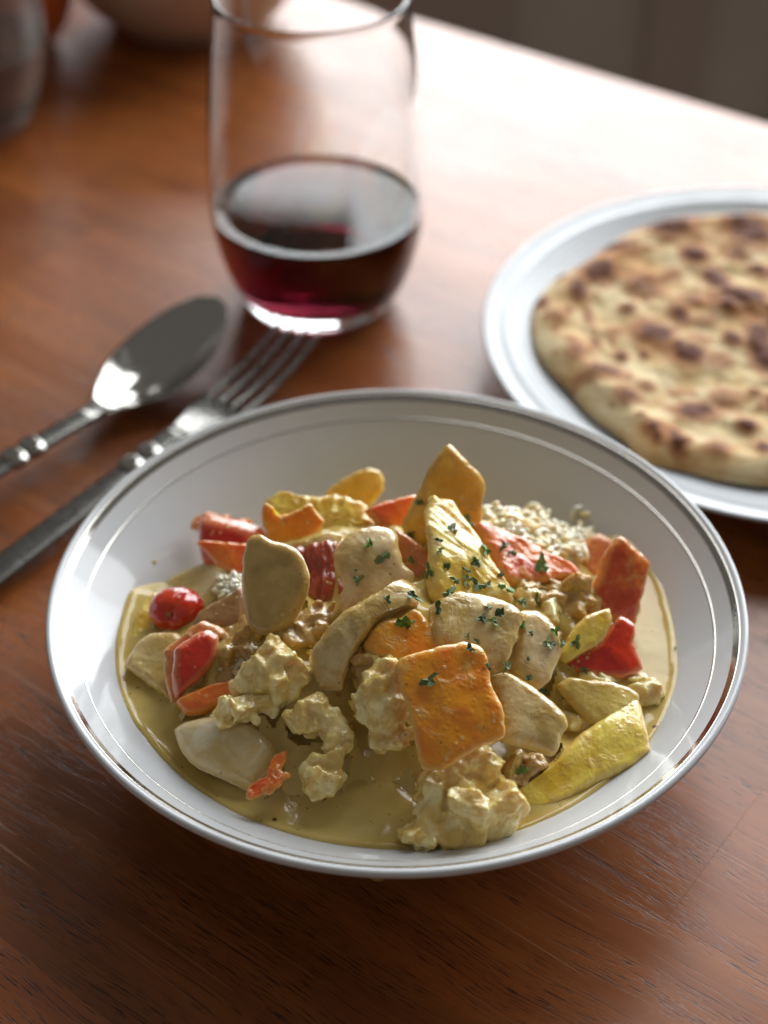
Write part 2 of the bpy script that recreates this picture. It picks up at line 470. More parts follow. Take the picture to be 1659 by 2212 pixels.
def ring_on(name, s0, s1, mat, lift=.00006, n=7):
    """a fired-on metal band: a strip following the inner wall between two radii"""
    i0 = np.argmin(np.abs(_pi[:, 0][:len(_pi) // 2 + 40] - s0)); i1 = np.argmin(np.abs(_pi[:, 0][:len(_pi) // 2 + 40] - s1))
    seg = _pi[i0:i1 + 1][np.linspace(0, i1 - i0, n).astype(int)]
    t = np.gradient(seg, axis=0); nr = np.stack([-t[:, 1], t[:, 0]], 1); nr /= np.linalg.norm(nr, axis=1)[:, None]
    top = seg + nr * lift; bot = seg - nr * .0002
    lathe(name, [tuple(p) for p in top] + [tuple(p) for p in bot[::-1]] + [tuple(top[0])], mat, bowl, 192)
ring_on('silver_band', .1054, .1073, M['platinum'])
ring_on('silver_line', .1001, .1007, M['platinum'], n=3)

# sauce: a pool with a raised meniscus against the china
def make_sauce():
    V, F = [], []; n, m = 160, 60
    rr = [0.094 * (i / m) ** .8 for i in range(m + 1)]
    V.append((0, 0, ZS))
    for r in rr[1:]:
        for i in range(n):
            a = 2 * math.pi * i / n
            V.append((r * math.cos(a), r * math.sin(a), ZS))
    V = np.array(V)
    P = V + np.array([BX, BY, 0])
    r = np.hypot(V[:, 0], V[:, 1]); ang = np.arctan2(V[:, 1], V[:, 0])
    edge = .0898 + .0020 * fnoise(np.stack([np.cos(ang) * 2, np.sin(ang) * 2, ang * 0], 1), 1.6, 3)
    V[:, 2] += .0011 * np.exp(-np.clip(edge - r, 0, 1) / .0016) + .0005 * fnoise(P, 45, 3) + .0022 * np.clip(fnoise(P + 5, 110, 3), 0, 1) * np.clip((.088 - r) / .02, 0, 1)
    V[:, 2] -= np.clip(r - edge, 0, 1) * 1.5
    sm = lambda x, a, c: (lambda q: q * q * (3 - 2 * q))(np.clip((x - a) / (c - a), 0, 1))
    deg = np.degrees(ang)
    V[:, 2] -= .014 * sm(deg, 26, 52) * sm(-deg, -172, -146) * sm(r, .03, .066)
    for i in range(n): F.append((0, 1 + i, 1 + (i + 1) % n))
    for k in range(m - 1):
        for i in range(n):
            j = (i + 1) % n; a = 1 + k * n
            F.append((a + i, a + n + i, a + n + j, a + j))
    o = link_mesh('curry_sauce', V, F, M['sauce']); o.location = (BX, BY, 0)
    return tag(o, 'yellow brown curry sauce pooled in the white bowl', 'sauce', kind='stuff')
sauce = make_sauce()

def dome(x, y):
    r2 = (x - BX) ** 2 + (y - .360) ** 2
    return .062 - .032 * r2 / .085 ** 2
def make_mound():
    V, F = [(0, 0, 0)], []; n, m = 120, 50
    for k in range(1, m + 1):
        for i in range(n):
            a = 2 * math.pi * i / n; r = .082 * k / m; V.append((r * math.cos(a), r * math.sin(a), 0))
    V = np.array(V, float); P = V + np.array([BX, .36, 0])
    V[:, 2] = dome(P[:, 0], P[:, 1]) - .0050 - .0095 * np.clip((.340 - P[:, 1]) / .035, 0, 1) - .012 * np.clip((P[:, 1] - .385) / .03, 0, 1) + .0045 * fnoise(P, 80, 4)
    for i in range(n): F.append((0, 1 + i, 1 + (i + 1) % n))
    for k in range(m - 1):
        for i in range(n):
            j = (i + 1) % n; a = 1 + k * n
            F.append((a + i, a + n + i, a + n + j, a + j))
    o = link_mesh('rice_mound', V, F, M['sauce']); o.location = (BX, .36, 0)
    return tag(o, 'gravy soaked mound of rice under the curry chunks', 'rice', kind='stuff')
mound = make_mound()

def hit_dome(u, v):
    D = ray(u, v); s = .30
    while s < .62:
        P = ORG + D * s
        if P[2] <= max(dome(P[0], P[1]), ZS): return P, D
        s += .0005
    return P, D

def catmull_loop(P, n):
    P = np.asarray(P, float); k = len(P); out = []
    for i in range(k):
        p0, p1, p2, p3 = P[i - 1], P[i], P[(i + 1) % k], P[(i + 2) % k]
        for t in np.linspace(0, 1, 12, endpoint=False):
            a = .5
            m1, m2 = a * .5 * (p2 - p0), a * .5 * (p3 - p1)
            h = (2 * t ** 3 - 3 * t ** 2 + 1) * p1 + (t ** 3 - 2 * t ** 2 + t) * m1 + (-2 * t ** 3 + 3 * t ** 2) * p2 + (t ** 3 - t ** 2) * m2
            out.append(h)
    out = np.array(out); d = np.r_[0, np.cumsum(np.linalg.norm(np.roll(out, -1, 0) - out, axis=1))]
    tt = np.linspace(0, d[-1], n, endpoint=False)
    o2 = np.vstack([out, out[:1]])
    return np.stack([np.interp(tt, d, o2[:, c]) for c in range(2)], 1)

def plane_frame(az, el):
    a, e = math.radians(az), math.radians(el)
    n = np.array([math.sin(a) * math.cos(e), -math.cos(a) * math.cos(e), math.sin(e)])
    u = np.cross(np.array([0, 0, 1.0]), n) if el < 89 else np.array([1.0, 0, 0])
    u /= np.linalg.norm(u); v = np.cross(n, u)
    return n, u, v

PIECES = []
def frame_of(reg, pts, d, nrm, anchor):
    q = [px(reg, p) for p in pts]
    c = np.mean(np.array(q), 0) if anchor is None else np.array(px(reg, anchor))
    P0, D = hit_dome(*c)
    P0 = P0 - D / np.linalg.norm(D) * d
    n, u, v = plane_frame(*nrm)
    loc = []
    for a in q:
        D = ray(*a); s = np.dot(P0 - ORG, n) / np.dot(D, n)
        w = ORG + D * s - P0; loc.append((np.dot(w, u), np.dot(w, v)))
    return P0, n, u, v, np.array(loc)

def slab(name, label, cat, mat, reg, pts, d=.006, nrm=(0, 55), T=.006, cu=0, cv=0, e=.45, anchor=None, rough=.0004, warp=.0016, group=None, ridge=0):
    """a cut piece of vegetable: traced outline, real thickness, rounded cut edges, curved about its own axes"""
    P0, n, u, v, loc = frame_of(reg, pts, d, nrm, anchor)
    N = 150
    L = catmull_loop(loc, N)
    area = np.sum(L[:, 0] * np.roll(L[:, 1], -1) - np.roll(L[:, 0], -1) * L[:, 1])
    if area < 0: L = L[::-1]
    tn = np.roll(L, -1, 0) - np.roll(L, 1, 0); tn /= np.linalg.norm(tn, axis=1)[:, None] + 1e-9
    L = L + np.column_stack([tn[:, 1], -tn[:, 0]]) * (.8 * rough * fnoise(np.column_stack([L, L[:, 0] * 0 + P0[0] * 50]), 420, 2))[:, None]
    c = L.mean(0); er = e * T
    sz = np.sqrt(abs(area) / 2)
    rings = []
    for s in np.linspace(.08, 1, 13): rings.append((s, 0.0, 'in'))
    V = [(c[0], c[1], 0)]
    rad = np.linalg.norm(L - c, axis=1)
    dirs = (L - c) / rad[:, None]
    ins = np.maximum(rad - er, rad * .6)
    prof = [(s * ins, 0 * rad) for s in np.linspace(.08, 1, 13)]
    for t in np.linspace(0, math.pi / 2, 5)[1:]: prof.append((ins + (rad - ins) * math.sin(t), -er * (1 - math.cos(t)) + 0 * rad))
    for z in np.linspace(-er, -T + er, 4)[1:]: prof.append((rad * 1.0, z + 0 * rad))
    for t in np.linspace(0, math.pi / 2, 4)[1:]: prof.append((rad - (rad - ins) * (1 - math.cos(t)), -T + er - er * math.sin(t) + 0 * rad))
    for s in (.75, .5, .25): prof.append((ins * s, -T + 0 * rad))
    for r, z in prof:
        Q = c + dirs * r[:, None]
        V.extend(np.column_stack([Q, z]))
    V.append((c[0], c[1], -T))
    V = np.array(V, float)
    m = len(prof); F = []
    for i in range(N): F.append((0, 1 + i, 1 + (i + 1) % N))
    for k in range(m - 1):
        a = 1 + k * N
        for i in range(N):
            j = (i + 1) % N; F.append((a + i, a + N + i, a + N + j, a + j))
    a = 1 + (m - 1) * N; last = len(V) - 1
    for i in range(N): F.append((a + i, last, a + (i + 1) % N))
    # curvature, slow warp, surface relief
    x, y = V[:, 0] - c[0], V[:, 1] - c[1]
    tf = np.clip(.78 + .7 * fnoise(np.column_stack([V[:, :2], 0 * x + P0[0] * 30]), 55, 2) + y / (sz * 6), .45, 1.25)
    V[:, 2] *= tf
    V[:, 2] -= .5 * cu * x * x + .5 * cv * y * y
    sd = np.array([P0[0] * 91, P0[1] * 77, P0[2] * 53])
    Q = V.copy(); Q[:, 2] *= .4
    V[:, 2] += warp * fnoise(Q + sd, 75, 2)
    wob = np.column_stack([fnoise(V + sd + 3, 260, 3), fnoise(V + sd + 7, 260, 3), fnoise(V + sd + 11, 260, 3)])
    V += rough * wob
    if ridge: V[:, 2] += ridge * fnoise(np.column_stack([V[:, 0] * 2.5, V[:, 1] * .5, V[:, 2]]) + sd, 330, 2)
    B = np.column_stack([u, v, n])
    base = P0 - n * T * .5
    Wd = (V @ B.T) + (P0 - base)
    o = link_mesh(name, Wd, F, mat); o.location = base
    cut = np.zeros(len(V)); cut[1 + 14 * N:1 + 22 * N] = 1.0; cut[1 + 13 * N:1 + 14 * N] = .5
    o.data.attributes.new('cut', 'FLOAT', 'POINT').data.foreach_set('value', cut.astype(np.float32))
    tag(o, label, cat, group); PIECES.append(o)
    return o

# ---- surface nets for torn, fibrous chunks
def surface_nets(f, lo, h):
    """f: 3-D array of signed values (negative inside)"""
    s = f < 0
    nx, ny, nz = f.shape
    cs = [(i, j, k) for i in (0, 1) for j in (0, 1) for k in (0, 1)]
    g = lambda a, i, j, k: a[i:nx - 1 + i, j:ny - 1 + j, k:nz - 1 + k]
    cnt = sum(g(s, *c).astype(int) for c in cs); act = (cnt > 0) & (cnt < 8)
    acc = np.zeros(act.shape + (3,)); num = np.zeros(act.shape)
    for a in range(8):
        for b in range(a + 1, 8):
            A, Bc = np.array(cs[a]), np.array(cs[b])
            if np.abs(A - Bc).sum() != 1: continue
            fa, fb = g(f, *cs[a]), g(f, *cs[b]); x = (fa < 0) != (fb < 0)
            t = np.where(x, fa / np.where(x, fa - fb, 1), 0)
            acc += x[..., None] * (A + t[..., None] * (Bc - A)); num += x
    idx = -np.ones(act.shape, int); ii = np.argwhere(act); idx[act] = np.arange(len(ii))
    V = lo + h * (ii + acc[act] / num[act][:, None])
    F = []
    for ax in range(3):
        o1, o2 = [(1, 2), (2, 0), (0, 1)][ax]
        sl = [slice(1, -1)] * 3; sl[ax] = slice(0, -1)
        a = s[tuple(sl)]
        sl2 = list(sl); sl2[ax] = slice(1, None); b = s[tuple(sl2)]
        for fl in (0, 1):
            e = np.argwhere((a & ~b) if fl == 0 else (~a & b))
            if not len(e): continue
            off = np.ones(3, int); off[ax] = 0; p = e + off
            d1 = np.zeros(3, int); d1[o1] = 1; d2 = np.zeros(3, int); d2[o2] = 1
            q = [idx[tuple((p - x).T)] for x in (d1 * 0, d1, d1 + d2, d2)]
            q = np.stack(q, 1)
            F.extend((q if fl == 0 else q[:, ::-1]).tolist())
    return V, [f_ for f_ in F if min(f_) >= 0]

def chunk(name, label, cat, mat, reg, pts, d=.007, nrm=(0, 55), T=.012, fib=30, nsh=26, anchor=None, seed=1, size=.0048, long=1.8, rough=.0008, group=None, h=.00058, fill=1.0):
    """torn chicken: a lump of overlapping fibre bundles filling a traced outline, rough all over"""
    r = np.random.default_rng(seed)
    P0, n, u, v, loc = frame_of(reg, pts, d, nrm, anchor)
    L = catmull_loop(loc, 60); lo2, hi2 = L.min(0), L.max(0)
    def inside(p):
        x, y = p; c = False; j = len(L) - 1
        for i in range(len(L)):
            if (L[i, 1] > y) != (L[j, 1] > y) and x < (L[j, 0] - L[i, 0]) * (y - L[i, 1]) / (L[j, 1] - L[i, 1]) + L[i, 0]: c = not c
            j = i
        return c
    C = []
    tries = 0
    while len(C) < nsh and tries < 5000:
        tries += 1
        p = lo2 + r.random(2) * (hi2 - lo2)
        if not inside(p): continue
        dm = np.min(np.linalg.norm(L - p, axis=1))
        ln = size * (.7 + .9 * r.random()) * (long / 1.8)
        if dm < ln * .45: ln = max(dm * 1.6, .0016)
        wd = ln * r.uniform(.38, .72); th = ln * r.uniform(.22, .46)
        dd = min(dm / .010, 1)
        C.append((p[0], p[1], -T * .5 + (r.random() - .42) * T * .8 * (.3 + .7 * dd), ln, wd, th, fib + r.normal(0, 26), r.normal(0, 45), r.normal(0, 26)))
    lo = np.array([lo2[0] - .009, lo2[1] - .009, -T - .012]); hi = np.array([hi2[0] + .009, hi2[1] + .009, .013])
    dims = np.ceil((hi - lo) / h).astype(int) + 1
    G = np.stack(np.meshgrid(*[lo[i] + h * np.arange(dims[i]) for i in range(3)], indexing='ij'), -1)
    # core slab so that the bundles hold together
    f = np.full(G.shape[:3], .01); k = .0013
    sd = r.random(3) * 40
    Gw = G + .0016 * np.stack([fnoise(G + sd, 210, 2), fnoise(G + sd + 9, 210, 2), fnoise(G + sd + 21, 210, 2)], -1)
    for (a, b, z, ln, wd, th, ang, roll, dip) in C:
        m = (Matrix.Rotation(math.radians(ang), 3, 'Z') @ Matrix.Rotation(math.radians(dip), 3, 'Y') @ Matrix.Rotation(math.radians(roll), 3, 'X'))
        ce = np.array([a, b, z]); R_ = ln + .0032
        i0 = np.maximum(np.floor((ce - R_ - lo) / h).astype(int), 0); i1 = np.minimum(np.ceil((ce + R_ - lo) / h).astype(int) + 1, dims)
        sl = tuple(slice(p_, q_) for p_, q_ in zip(i0, i1))
        w = (Gw[sl] - ce) @ np.array(m)
        qd = np.abs(w) - (np.array([ln, wd, th]) - .0007)
        q = np.sqrt((np.maximum(qd, 0) ** 2).sum(-1)) + np.minimum(qd.max(-1), 0) - .0007
        fs = f[sl]
        hh = np.clip(.5 + .5 * (fs - q) / k, 0, 1); f[sl] = fs * (1 - hh) + q * hh - k * hh * (1 - hh)
    t = math.radians(fib)
    gx = G[..., 0] * math.cos(t) + G[..., 1] * math.sin(t); gy = -G[..., 0] * math.sin(t) + G[..., 1] * math.cos(t)
    fibn = np.stack([gx * .5, gy * 1.1, G[..., 2] * 1.1], -1)
    f = f + rough * fnoise(fibn + sd, 330, 3) + .6 * rough * fnoise(G + sd, 420, 2)
    V, F = surface_nets(f, lo, h)
    B = np.column_stack([u, v, n]); base = P0 - n * T * .5
    o = link_mesh(name, V @ B.T + (P0 - base), F, mat); o.location = base
    bm = bmesh.new(); bm.from_mesh(o.data); bmesh.ops.recalc_face_normals(bm, faces=bm.faces); bm.to_mesh(o.data); bm.free()
    tag(o, label, cat, group); PIECES.append(o)
    return o

# ------------------------------------------------------------------ FOOD-BEGIN
# ------------------------------------------------------------------ FOOD-END
ONI, PEP, CHK = 'onion pieces in the curry', 'pepper pieces in the curry', 'chicken chunks in the curry'
# --- back row
slab('onion_petal', 'pale olive rounded onion slice standing alone at the very back of the curry', 'onion', M['yellow_pale'], '4',
     [(940, 440), (1000, 365), (1060, 320), (1150, 265), (1240, 240), (1310, 258), (1345, 315), (1340, 390), (1290, 460), (1200, 510), (1060, 490)], d=-.006, nrm=(-10, 35), T=.005, cv=12, group=ONI)
slab('yellow_pepper_piece', 'pale yellow pepper piece with ribbed top behind the orange curl', 'pepper', M['yellow_pale'], '4',
     [(555, 410), (650, 355), (760, 390), (930, 412), (1030, 398), (1150, 430), (1232, 450), (1240, 510), (1285, 580), (1200, 660), (1000, 690), (760, 660), (600, 600), (562, 490)], d=.001, nrm=(-14, 70), T=.009, cu=8, group=PEP, ridge=.0011)
slab('pepper_strip', 'orange red pepper strip lying behind the tallest yellow pepper', 'pepper', M['carrot_plain'], '4',
     [(1225, 495), (1330, 442), (1450, 412), (1550, 400), (1600, 425), (1560, 540), (1500, 640), (1400, 650), (1310, 600), (1275, 545)], d=.001, nrm=(8, 60), T=.006, cu=10, group=PEP)
slab('yellow_pepper_piece', 'tallest amber yellow pepper piece, its pointed tip highest in the bowl', 'pepper', M['amber'], '5',
     [(374, 68), (420, 100), (470, 160), (530, 215), (572, 275), (577, 335), (560, 400), (560, 470), (520, 560), (420, 640), (300, 660), (190, 620), (118, 520), (165, 410), (215, 320), (262, 210), (320, 120)], d=.004, nrm=(4, 36), T=.006, cu=22, anchor=(330, 520), group=PEP, warp=.002)
slab('pepper_strip', 'pinkish red pepper strip between the sauced onion dome and yellow pepper', 'pepper', M['red_pink'], '5',
     [(70, 540), (95, 530), (150, 565), (230, 620), (268, 665), (285, 780), (300, 880), (220, 900), (150, 800), (105, 680)], d=.006, nrm=(-12, 54), T=.006, group=PEP)
slab('tomato_wedge', 'deep red tomato wedge at the back left with orange flesh on top', 'tomato', M['red'], '4',
     [(80, 590), (130, 560), (250, 575), (380, 600), (470, 640), (520, 720), (500, 900), (420, 1000), (300, 1000), (190, 960), (125, 890), (88, 760)], d=-.001, nrm=(-22, 34), T=.014, cu=30, cv=24, e=.5, warp=.0008)
slab('tomato_flesh', 'ragged orange tomato flesh capping the deep red wedge', 'tomato', M['carrot'], '4',
     [(76, 610), (120, 530), (180, 508), (290, 520), (380, 556), (470, 565), (500, 600), (530, 670), (470, 730), (360, 700), (300, 660), (200, 615), (120, 628)], d=.003, nrm=(-10, 66), T=.007, rough=.0016, ridge=.0014)
slab('pepper_point', 'pointed orange pepper tip poking left above the red tomato', 'pepper', M['carrot_plain'], '4',
     [(102, 716), (160, 698), (270, 704), (370, 716), (470, 730), (500, 800), (450, 930), (395, 935), (330, 915), (240, 855), (170, 775)], d=.007, nrm=(-14, 56), T=.005, cu=14, group=PEP)
slab('pepper_strip', 'dark wine red pepper piece tucked between two tan onion petals', 'pepper', M['red_dark'], '4',
     [(700, 760), (800, 730), (940, 690), (1040, 690), (1070, 800), (1050, 920), (1110, 1030), (1070, 1110), (940, 1130), (850, 1080), (780, 940)], d=.002, nrm=(0, 62), T=.006, group=PEP, ridge=.001)
slab('orange_pepper_curl', 'bright orange curled pepper with notched top edge', 'pepper', M['orange'], '4',
     [(543, 548), (552, 500), (574, 474), (600, 492), (622, 530), (660, 548), (720, 541), (800, 512), (868, 478), (896, 512), (935, 552), (968, 592), (930, 655), (850, 694), (780, 712), (690, 727), (585, 722), (570, 655)], d=.010, nrm=(6, 30), T=.004, cu=26, cv=-10, group=PEP, anchor=(740, 700))
slab('onion_petal', 'smooth pink tan onion petal below the orange curl', 'onion', M['onion'], '4',
     [(640, 730), (780, 715), (930, 660), (1010, 640), (1075, 660), (1040, 720), (960, 780), (860, 815), (770, 790), (680, 775)], d=.009, nrm=(0, 72), T=.005, cu=16, group=ONI)
slab('onion_petal', 'large smooth olive tan oval onion petal standing left of centre', 'onion', M['onion_olive'], '4',
     [(408, 830), (432, 718), (470, 686), (540, 680), (600, 715), (690, 738), (765, 775), (818, 850), (850, 950), (842, 1060), (802, 1165), (745, 1255), (690, 1312), (600, 1342), (500, 1322), (440, 1272), (412, 1150), (403, 980)], d=.012, nrm=(-8, 36), T=.0055, cu=24, cv=8, e=.5, rough=.0003, anchor=(620, 1180), group=ONI)
slab('onion_petal', 'browned onion petal lying behind the cut red pepper at left', 'onion', M['onion_brown'], '6',
     [(532, 212), (560, 150), (640, 105), (740, 55), (830, 5), (860, 90), (840, 200), (760, 250), (640, 250), (560, 240)], d=.004, nrm=(-25, 70), T=.006, cu=12, group=ONI)
# --- centre
slab('onion_dome', 'tan cupped onion petal shaped like a mushroom cap at centre', 'onion', M['onion_pale'], '4',
     [(1008, 790), (1060, 690), (1150, 612), (1250, 584), (1350, 592), (1412, 632), (1440, 740), (1475, 840), (1540, 900), (1520, 1010), (1400, 1060), (1250, 1110), (1110, 1180), (1048, 1140), (1075, 1040), (1060, 960), (1020, 880)], d=.012, nrm=(-6, 56), T=.005, cu=34, cv=26, e=.5, rough=.0005, anchor=(1250, 960), group=ONI)
slab('onion_strip', 'long rolled tan onion strip sloping down left from the centre', 'onion', M['onion'], '4',
     [(832, 1440), (890, 1350), (1000, 1220), (1130, 1102), (1270, 1015), (1375, 960), (1420, 905), (1480, 890), (1540, 945), (1562, 1040), (1540, 1085), (1440, 1105), (1335, 1180), (1255, 1275), (1165, 1380), (1105, 1490), (1052, 1632), (980, 1648), (905, 1640), (868, 1530)], d=.017, nrm=(-12, 62), T=.010, cu=26, cv=26, e=.5, rough=.0006, group=ONI)
slab('orange_pepper_piece', 'deep orange pepper piece half hidden under the rolled onion strip', 'pepper', M['orange'], '5',
     [(-95, 1150), (-60, 1080), (20, 1020), (110, 1000), (180, 955), (235, 985), (300, 1075), (350, 1160), (300, 1230), (160, 1240), (30, 1230), (-60, 1210)], d=.013, nrm=(4, 62), T=.005, cu=14, group=PEP)
slab('yellow_pepper_piece', 'tall glossy yellow pepper wedge at centre sprinkled with parsley', 'pepper', M['yellow'], '5',
     [(304, 308), (332, 328), (390, 324), (432, 372), (500, 468), (560, 570), (620, 680), (690, 785), (738, 850), (728, 905), (600, 930), (400, 920), (300, 850), (276, 720), (268, 590), (254, 500), (262, 425)], d=.015, nrm=(58, 62), T=.008, cu=12, anchor=(480, 700), group=PEP, ridge=.0005, warp=.0016)
slab('pepper_wedge', 'glossy orange red pepper wedge pointing right of the tall yellow wedge', 'pepper', M['carrot'], '5',
     [(512, 500), (560, 486), (620, 508), (700, 530), (800, 570), (900, 628), (1000, 682), (1080, 730), (1098, 764), (960, 788), (860, 800), (740, 806), (670, 770), (610, 670), (555, 580)], d=.007, nrm=(56, 70), T=.006, cu=8, group=PEP, rough=.0008)
slab('onion_petal', 'wide tan onion petal at centre with the most parsley on it', 'onion', M['onion'], '5',
     [(272, 910), (330, 868), (420, 828), (540, 850), (640, 880), (740, 920), (790, 965), (760, 1050), (744, 1120), (704, 1205), (640, 1280), (540, 1260), (420, 1200), (300, 1120), (268, 1030)], d=.019, nrm=(6, 68), T=.007, cu=14, cv=24, e=.5, group=ONI)
slab('onion_petal', 'folded tan onion petal just right of the most sprinkled one', 'onion', M['onion_pale'], '5',
     [(735, 960), (850, 938), (930, 990), (985, 1070), (1004, 1150), (965, 1245), (925, 1340), (870, 1390), (800, 1360), (715, 1290), (745, 1180), (765, 1070)], d=.014, nrm=(14, 66), T=.008, cu=44, cv=12, e=.5, group=ONI)
slab('orange_pepper_square', 'large square orange pepper piece at the front centre', 'pepper', M['orange'], '7',
     [(178, 242), (200, 202), (330, 162), (480, 134), (545, 150), (578, 202), (602, 330), (640, 425), (658, 545), (560, 590), (470, 640), (390, 690), (300, 690), (268, 600), (232, 440), (204, 350)], d=.020, nrm=(8, 58), T=.0065, cu=12, cv=6, anchor=(430, 400), group=PEP, e=.3)
slab('onion_petal', 'tan onion petal leaning against the right side of the orange square', 'onion', M['onion'], '7',
     [(585, 280), (660, 256), (760, 308), (850, 368), (920, 438), (938, 490), (905, 545), (892, 600), (860, 625), (790, 600), (700, 580), (640, 560), (620, 440), (600, 340)], d=.014, nrm=(14, 62), T=.007, cu=20, cv=14, e=.5, group=ONI)
# --- right
slab('carrot_slice', 'tall red orange pepper slab standing at the right edge of the heap', 'pepper', M['carrot'], '5',
     [(1108, 1000), (1150, 900), (1210, 740), (1258, 640), (1320, 566), (1375, 612), (1430, 668), (1484, 712), (1462, 790), (1442, 900), (1412, 1015), (1380, 1060), (1270, 1040), (1180, 1030)], d=.007, nrm=(20, 34), T=.006, cu=8, anchor=(1270, 960), group=PEP, rough=.0008)
slab('pepper_chunk', 'small pinkish red pepper chunk at the back right', 'pepper', M['red_pink'], '5',
     [(1083, 620), (1125, 565), (1200, 536), (1262, 572), (1300, 620), (1260, 740), (1190, 800), (1130, 780), (1086, 700)], d=.002, nrm=(14, 60), T=.010, cu=14, cv=14, group=PEP)
slab('yellow_pepper_piece', 'small yellow pepper sliver beside the red curl at right', 'pepper', M['yellow_pale'], '5',
     [(980, 1215), (1010, 1140), (1060, 1050), (1120, 990), (1180, 968), (1256, 952), (1274, 1000), (1245, 1082), (1190, 1145), (1100, 1195), (1020, 1246)], d=.011, nrm=(16, 62), T=.005, cu=10, group=PEP)
slab('red_pepper_curl', 'bright red curled pepper at the right below the standing slab', 'pepper', M['red'], '5',
     [(1000, 1255), (1110, 1200), (1200, 1140), (1262, 1050), (1310, 986), (1365, 1006), (1396, 1030), (1398, 1085), (1392, 1140), (1420, 1210), (1440, 1280), (1340, 1330), (1180, 1330), (1060, 1300)], d=.009, nrm=(14, 60), T=.006, cu=16, group=PEP)
slab('onion_petal', 'translucent yellow onion petal above the big yellow strip at right', 'onion', M['onion_gold'], '7',
     [(882, 322), (930, 288), (1000, 296), (1110, 300), (1200, 328), (1250, 366), (1200, 450), (1120, 500), (1030, 490), (950, 405)], d=.007, nrm=(18, 66), T=.005, cu=12, group=ONI)
slab('yellow_pepper_piece', 'big yellow pepper strip lying at the front right in sauce', 'pepper', M['yellow_pale'], '7',
     [(1236, 358), (1262, 400), (1276, 500), (1292, 600), (1210, 672), (1010, 775), (850, 848), (762, 862), (708, 838), (698, 780), (800, 706), (900, 602), (1000, 512), (1120, 432)], d=.008, nrm=(14, 72), T=.008, cu=6, cv=16, group=PEP, ridge=.0002)
# --- left
slab('red_pepper_piece', 'bright red pepper cube with a thick cut edge at left', 'pepper', M['red'], '6',
     [(432, 372), (500, 320), (580, 262), (650, 246), (705, 300), (692, 410), (640, 500), (560, 574), (472, 650), (440, 660), (420, 520)], d=.012, nrm=(24, 60), T=.010, cu=14, cv=10, group=PEP, e=.45)
slab('red_pepper_edge', 'pink cut wall of red pepper beside the bright red cube', 'pepper', M['red_pink'], '6',
     [(362, 392), (440, 318), (530, 240), (600, 206), (690, 232), (738, 276), (716, 312), (640, 262), (560, 300), (452, 385), (462, 520), (476, 648), (410, 698), (372, 560)], d=.0105, nrm=(-6, 64), T=.007, group=PEP)
slab('pepper_slab', 'tan sauce covered pepper slab at the far left rim of the sauce', 'pepper', M['onion'], '6',
     [(128, 470), (165, 390), (205, 328), (290, 280), (440, 268), (480, 330), (420, 420), (420, 560), (418, 690), (310, 615), (210, 545)], d=.0075, nrm=(-20, 68), T=.006, cu=10, group=PEP)
slab('orange_pepper_strip', 'narrow orange pepper strip between the red cube and torn chicken', 'pepper', M['carrot_plain'], '6',
     [(440, 690), (490, 648), (580, 610), (700, 568), (785, 556), (830, 600), (800, 660), (700, 710), (600, 752), (490, 762)], d=.006, nrm=(0, 68), T=.006, group=PEP)
slab('onion_wedge', 'smooth white onion wedge resting in the sauce at front left', 'onion', M['potato'], '6',
     [(408, 830), (470, 790), (580, 770), (690, 752), (780, 770), (900, 800), (990, 880), (1060, 990), (1030, 1080), (900, 1210), (760, 1160), (570, 1080), (455, 970)], d=.009, nrm=(-16, 66), T=.010, cu=16, cv=22, e=.5, rough=.0002, group=ONI)
slab('pepper_scrap', 'small rusty red pepper scrap at the foot of the white onion wedge', 'pepper', M['carrot'], '6',
     [(858, 1240), (880, 1180), (960, 1140), (1030, 1020), (1082, 998), (1106, 1042), (1085, 1110), (1114, 1152), (1020, 1215), (905, 1275), (862, 1268)], d=.010, nrm=(6, 72), T=.004, rough=.0012, group=PEP)
slab('sauce_smear', 'yellow green pepper sliver against the bowl wall by the cherry tomato', 'pepper', M['yellow_pale'], '6',
     [(165, 360), (195, 215), (245, 105), (300, 45), (355, 48), (350, 130), (320, 240), (270, 310)], d=.003, nrm=(30, 72), T=.004, group=PEP)
# --- torn chicken
chunk('chicken_chunk', 'brown gravy coated chicken heap right of centre under the pepper wedge', 'chicken', M['chicken_brown'], '5',
      [(690, 790), (860, 790), (1000, 770), (1150, 800), (1190, 900), (1120, 1050), (1010, 1120), (930, 1040), (850, 950), (740, 900)], d=.004, nrm=(10, 62), T=.012, seed=3, nsh=34, fib=10, group=CHK)
chunk('chicken_chunk', 'ragged chicken bits at the back right resting on the rice', 'chicken', M['chicken'], '5',
      [(560, 470), (640, 440), (740, 430), (860, 430), (880, 510), (930, 590), (1020, 640), (960, 690), (800, 600), (650, 540)], d=.001, nrm=(10, 66), T=.010, seed=4, nsh=26, size=.0035, fib=-30, group=CHK)
chunk('chicken_chunk', 'knobbly chicken chunk at the right edge by the glossy sauce', 'chicken', M['chicken'], '7',
      [(1010, 280), (1090, 262), (1180, 280), (1210, 240), (1300, 270), (1345, 330), (1320, 390), (1270, 410), (1200, 350), (1080, 320)], d=.009, nrm=(14, 70), T=.010, seed=5, nsh=26, size=.0036, fib=20, group=CHK)
chunk('chicken_chunk', 'big ragged chicken chunk at the front below the orange square', 'chicken', M['chicken'], '7',
      [(290, 700), (390, 650), (480, 590), (572, 556), (600, 640), (662, 720), (722, 872), (690, 900), (645, 975), (560, 1005), (400, 1015), (240, 1012), (205, 985), (245, 890)], d=.015, nrm=(2, 64), T=.018, seed=6, nsh=60, size=.0055, fib=65, group=CHK)
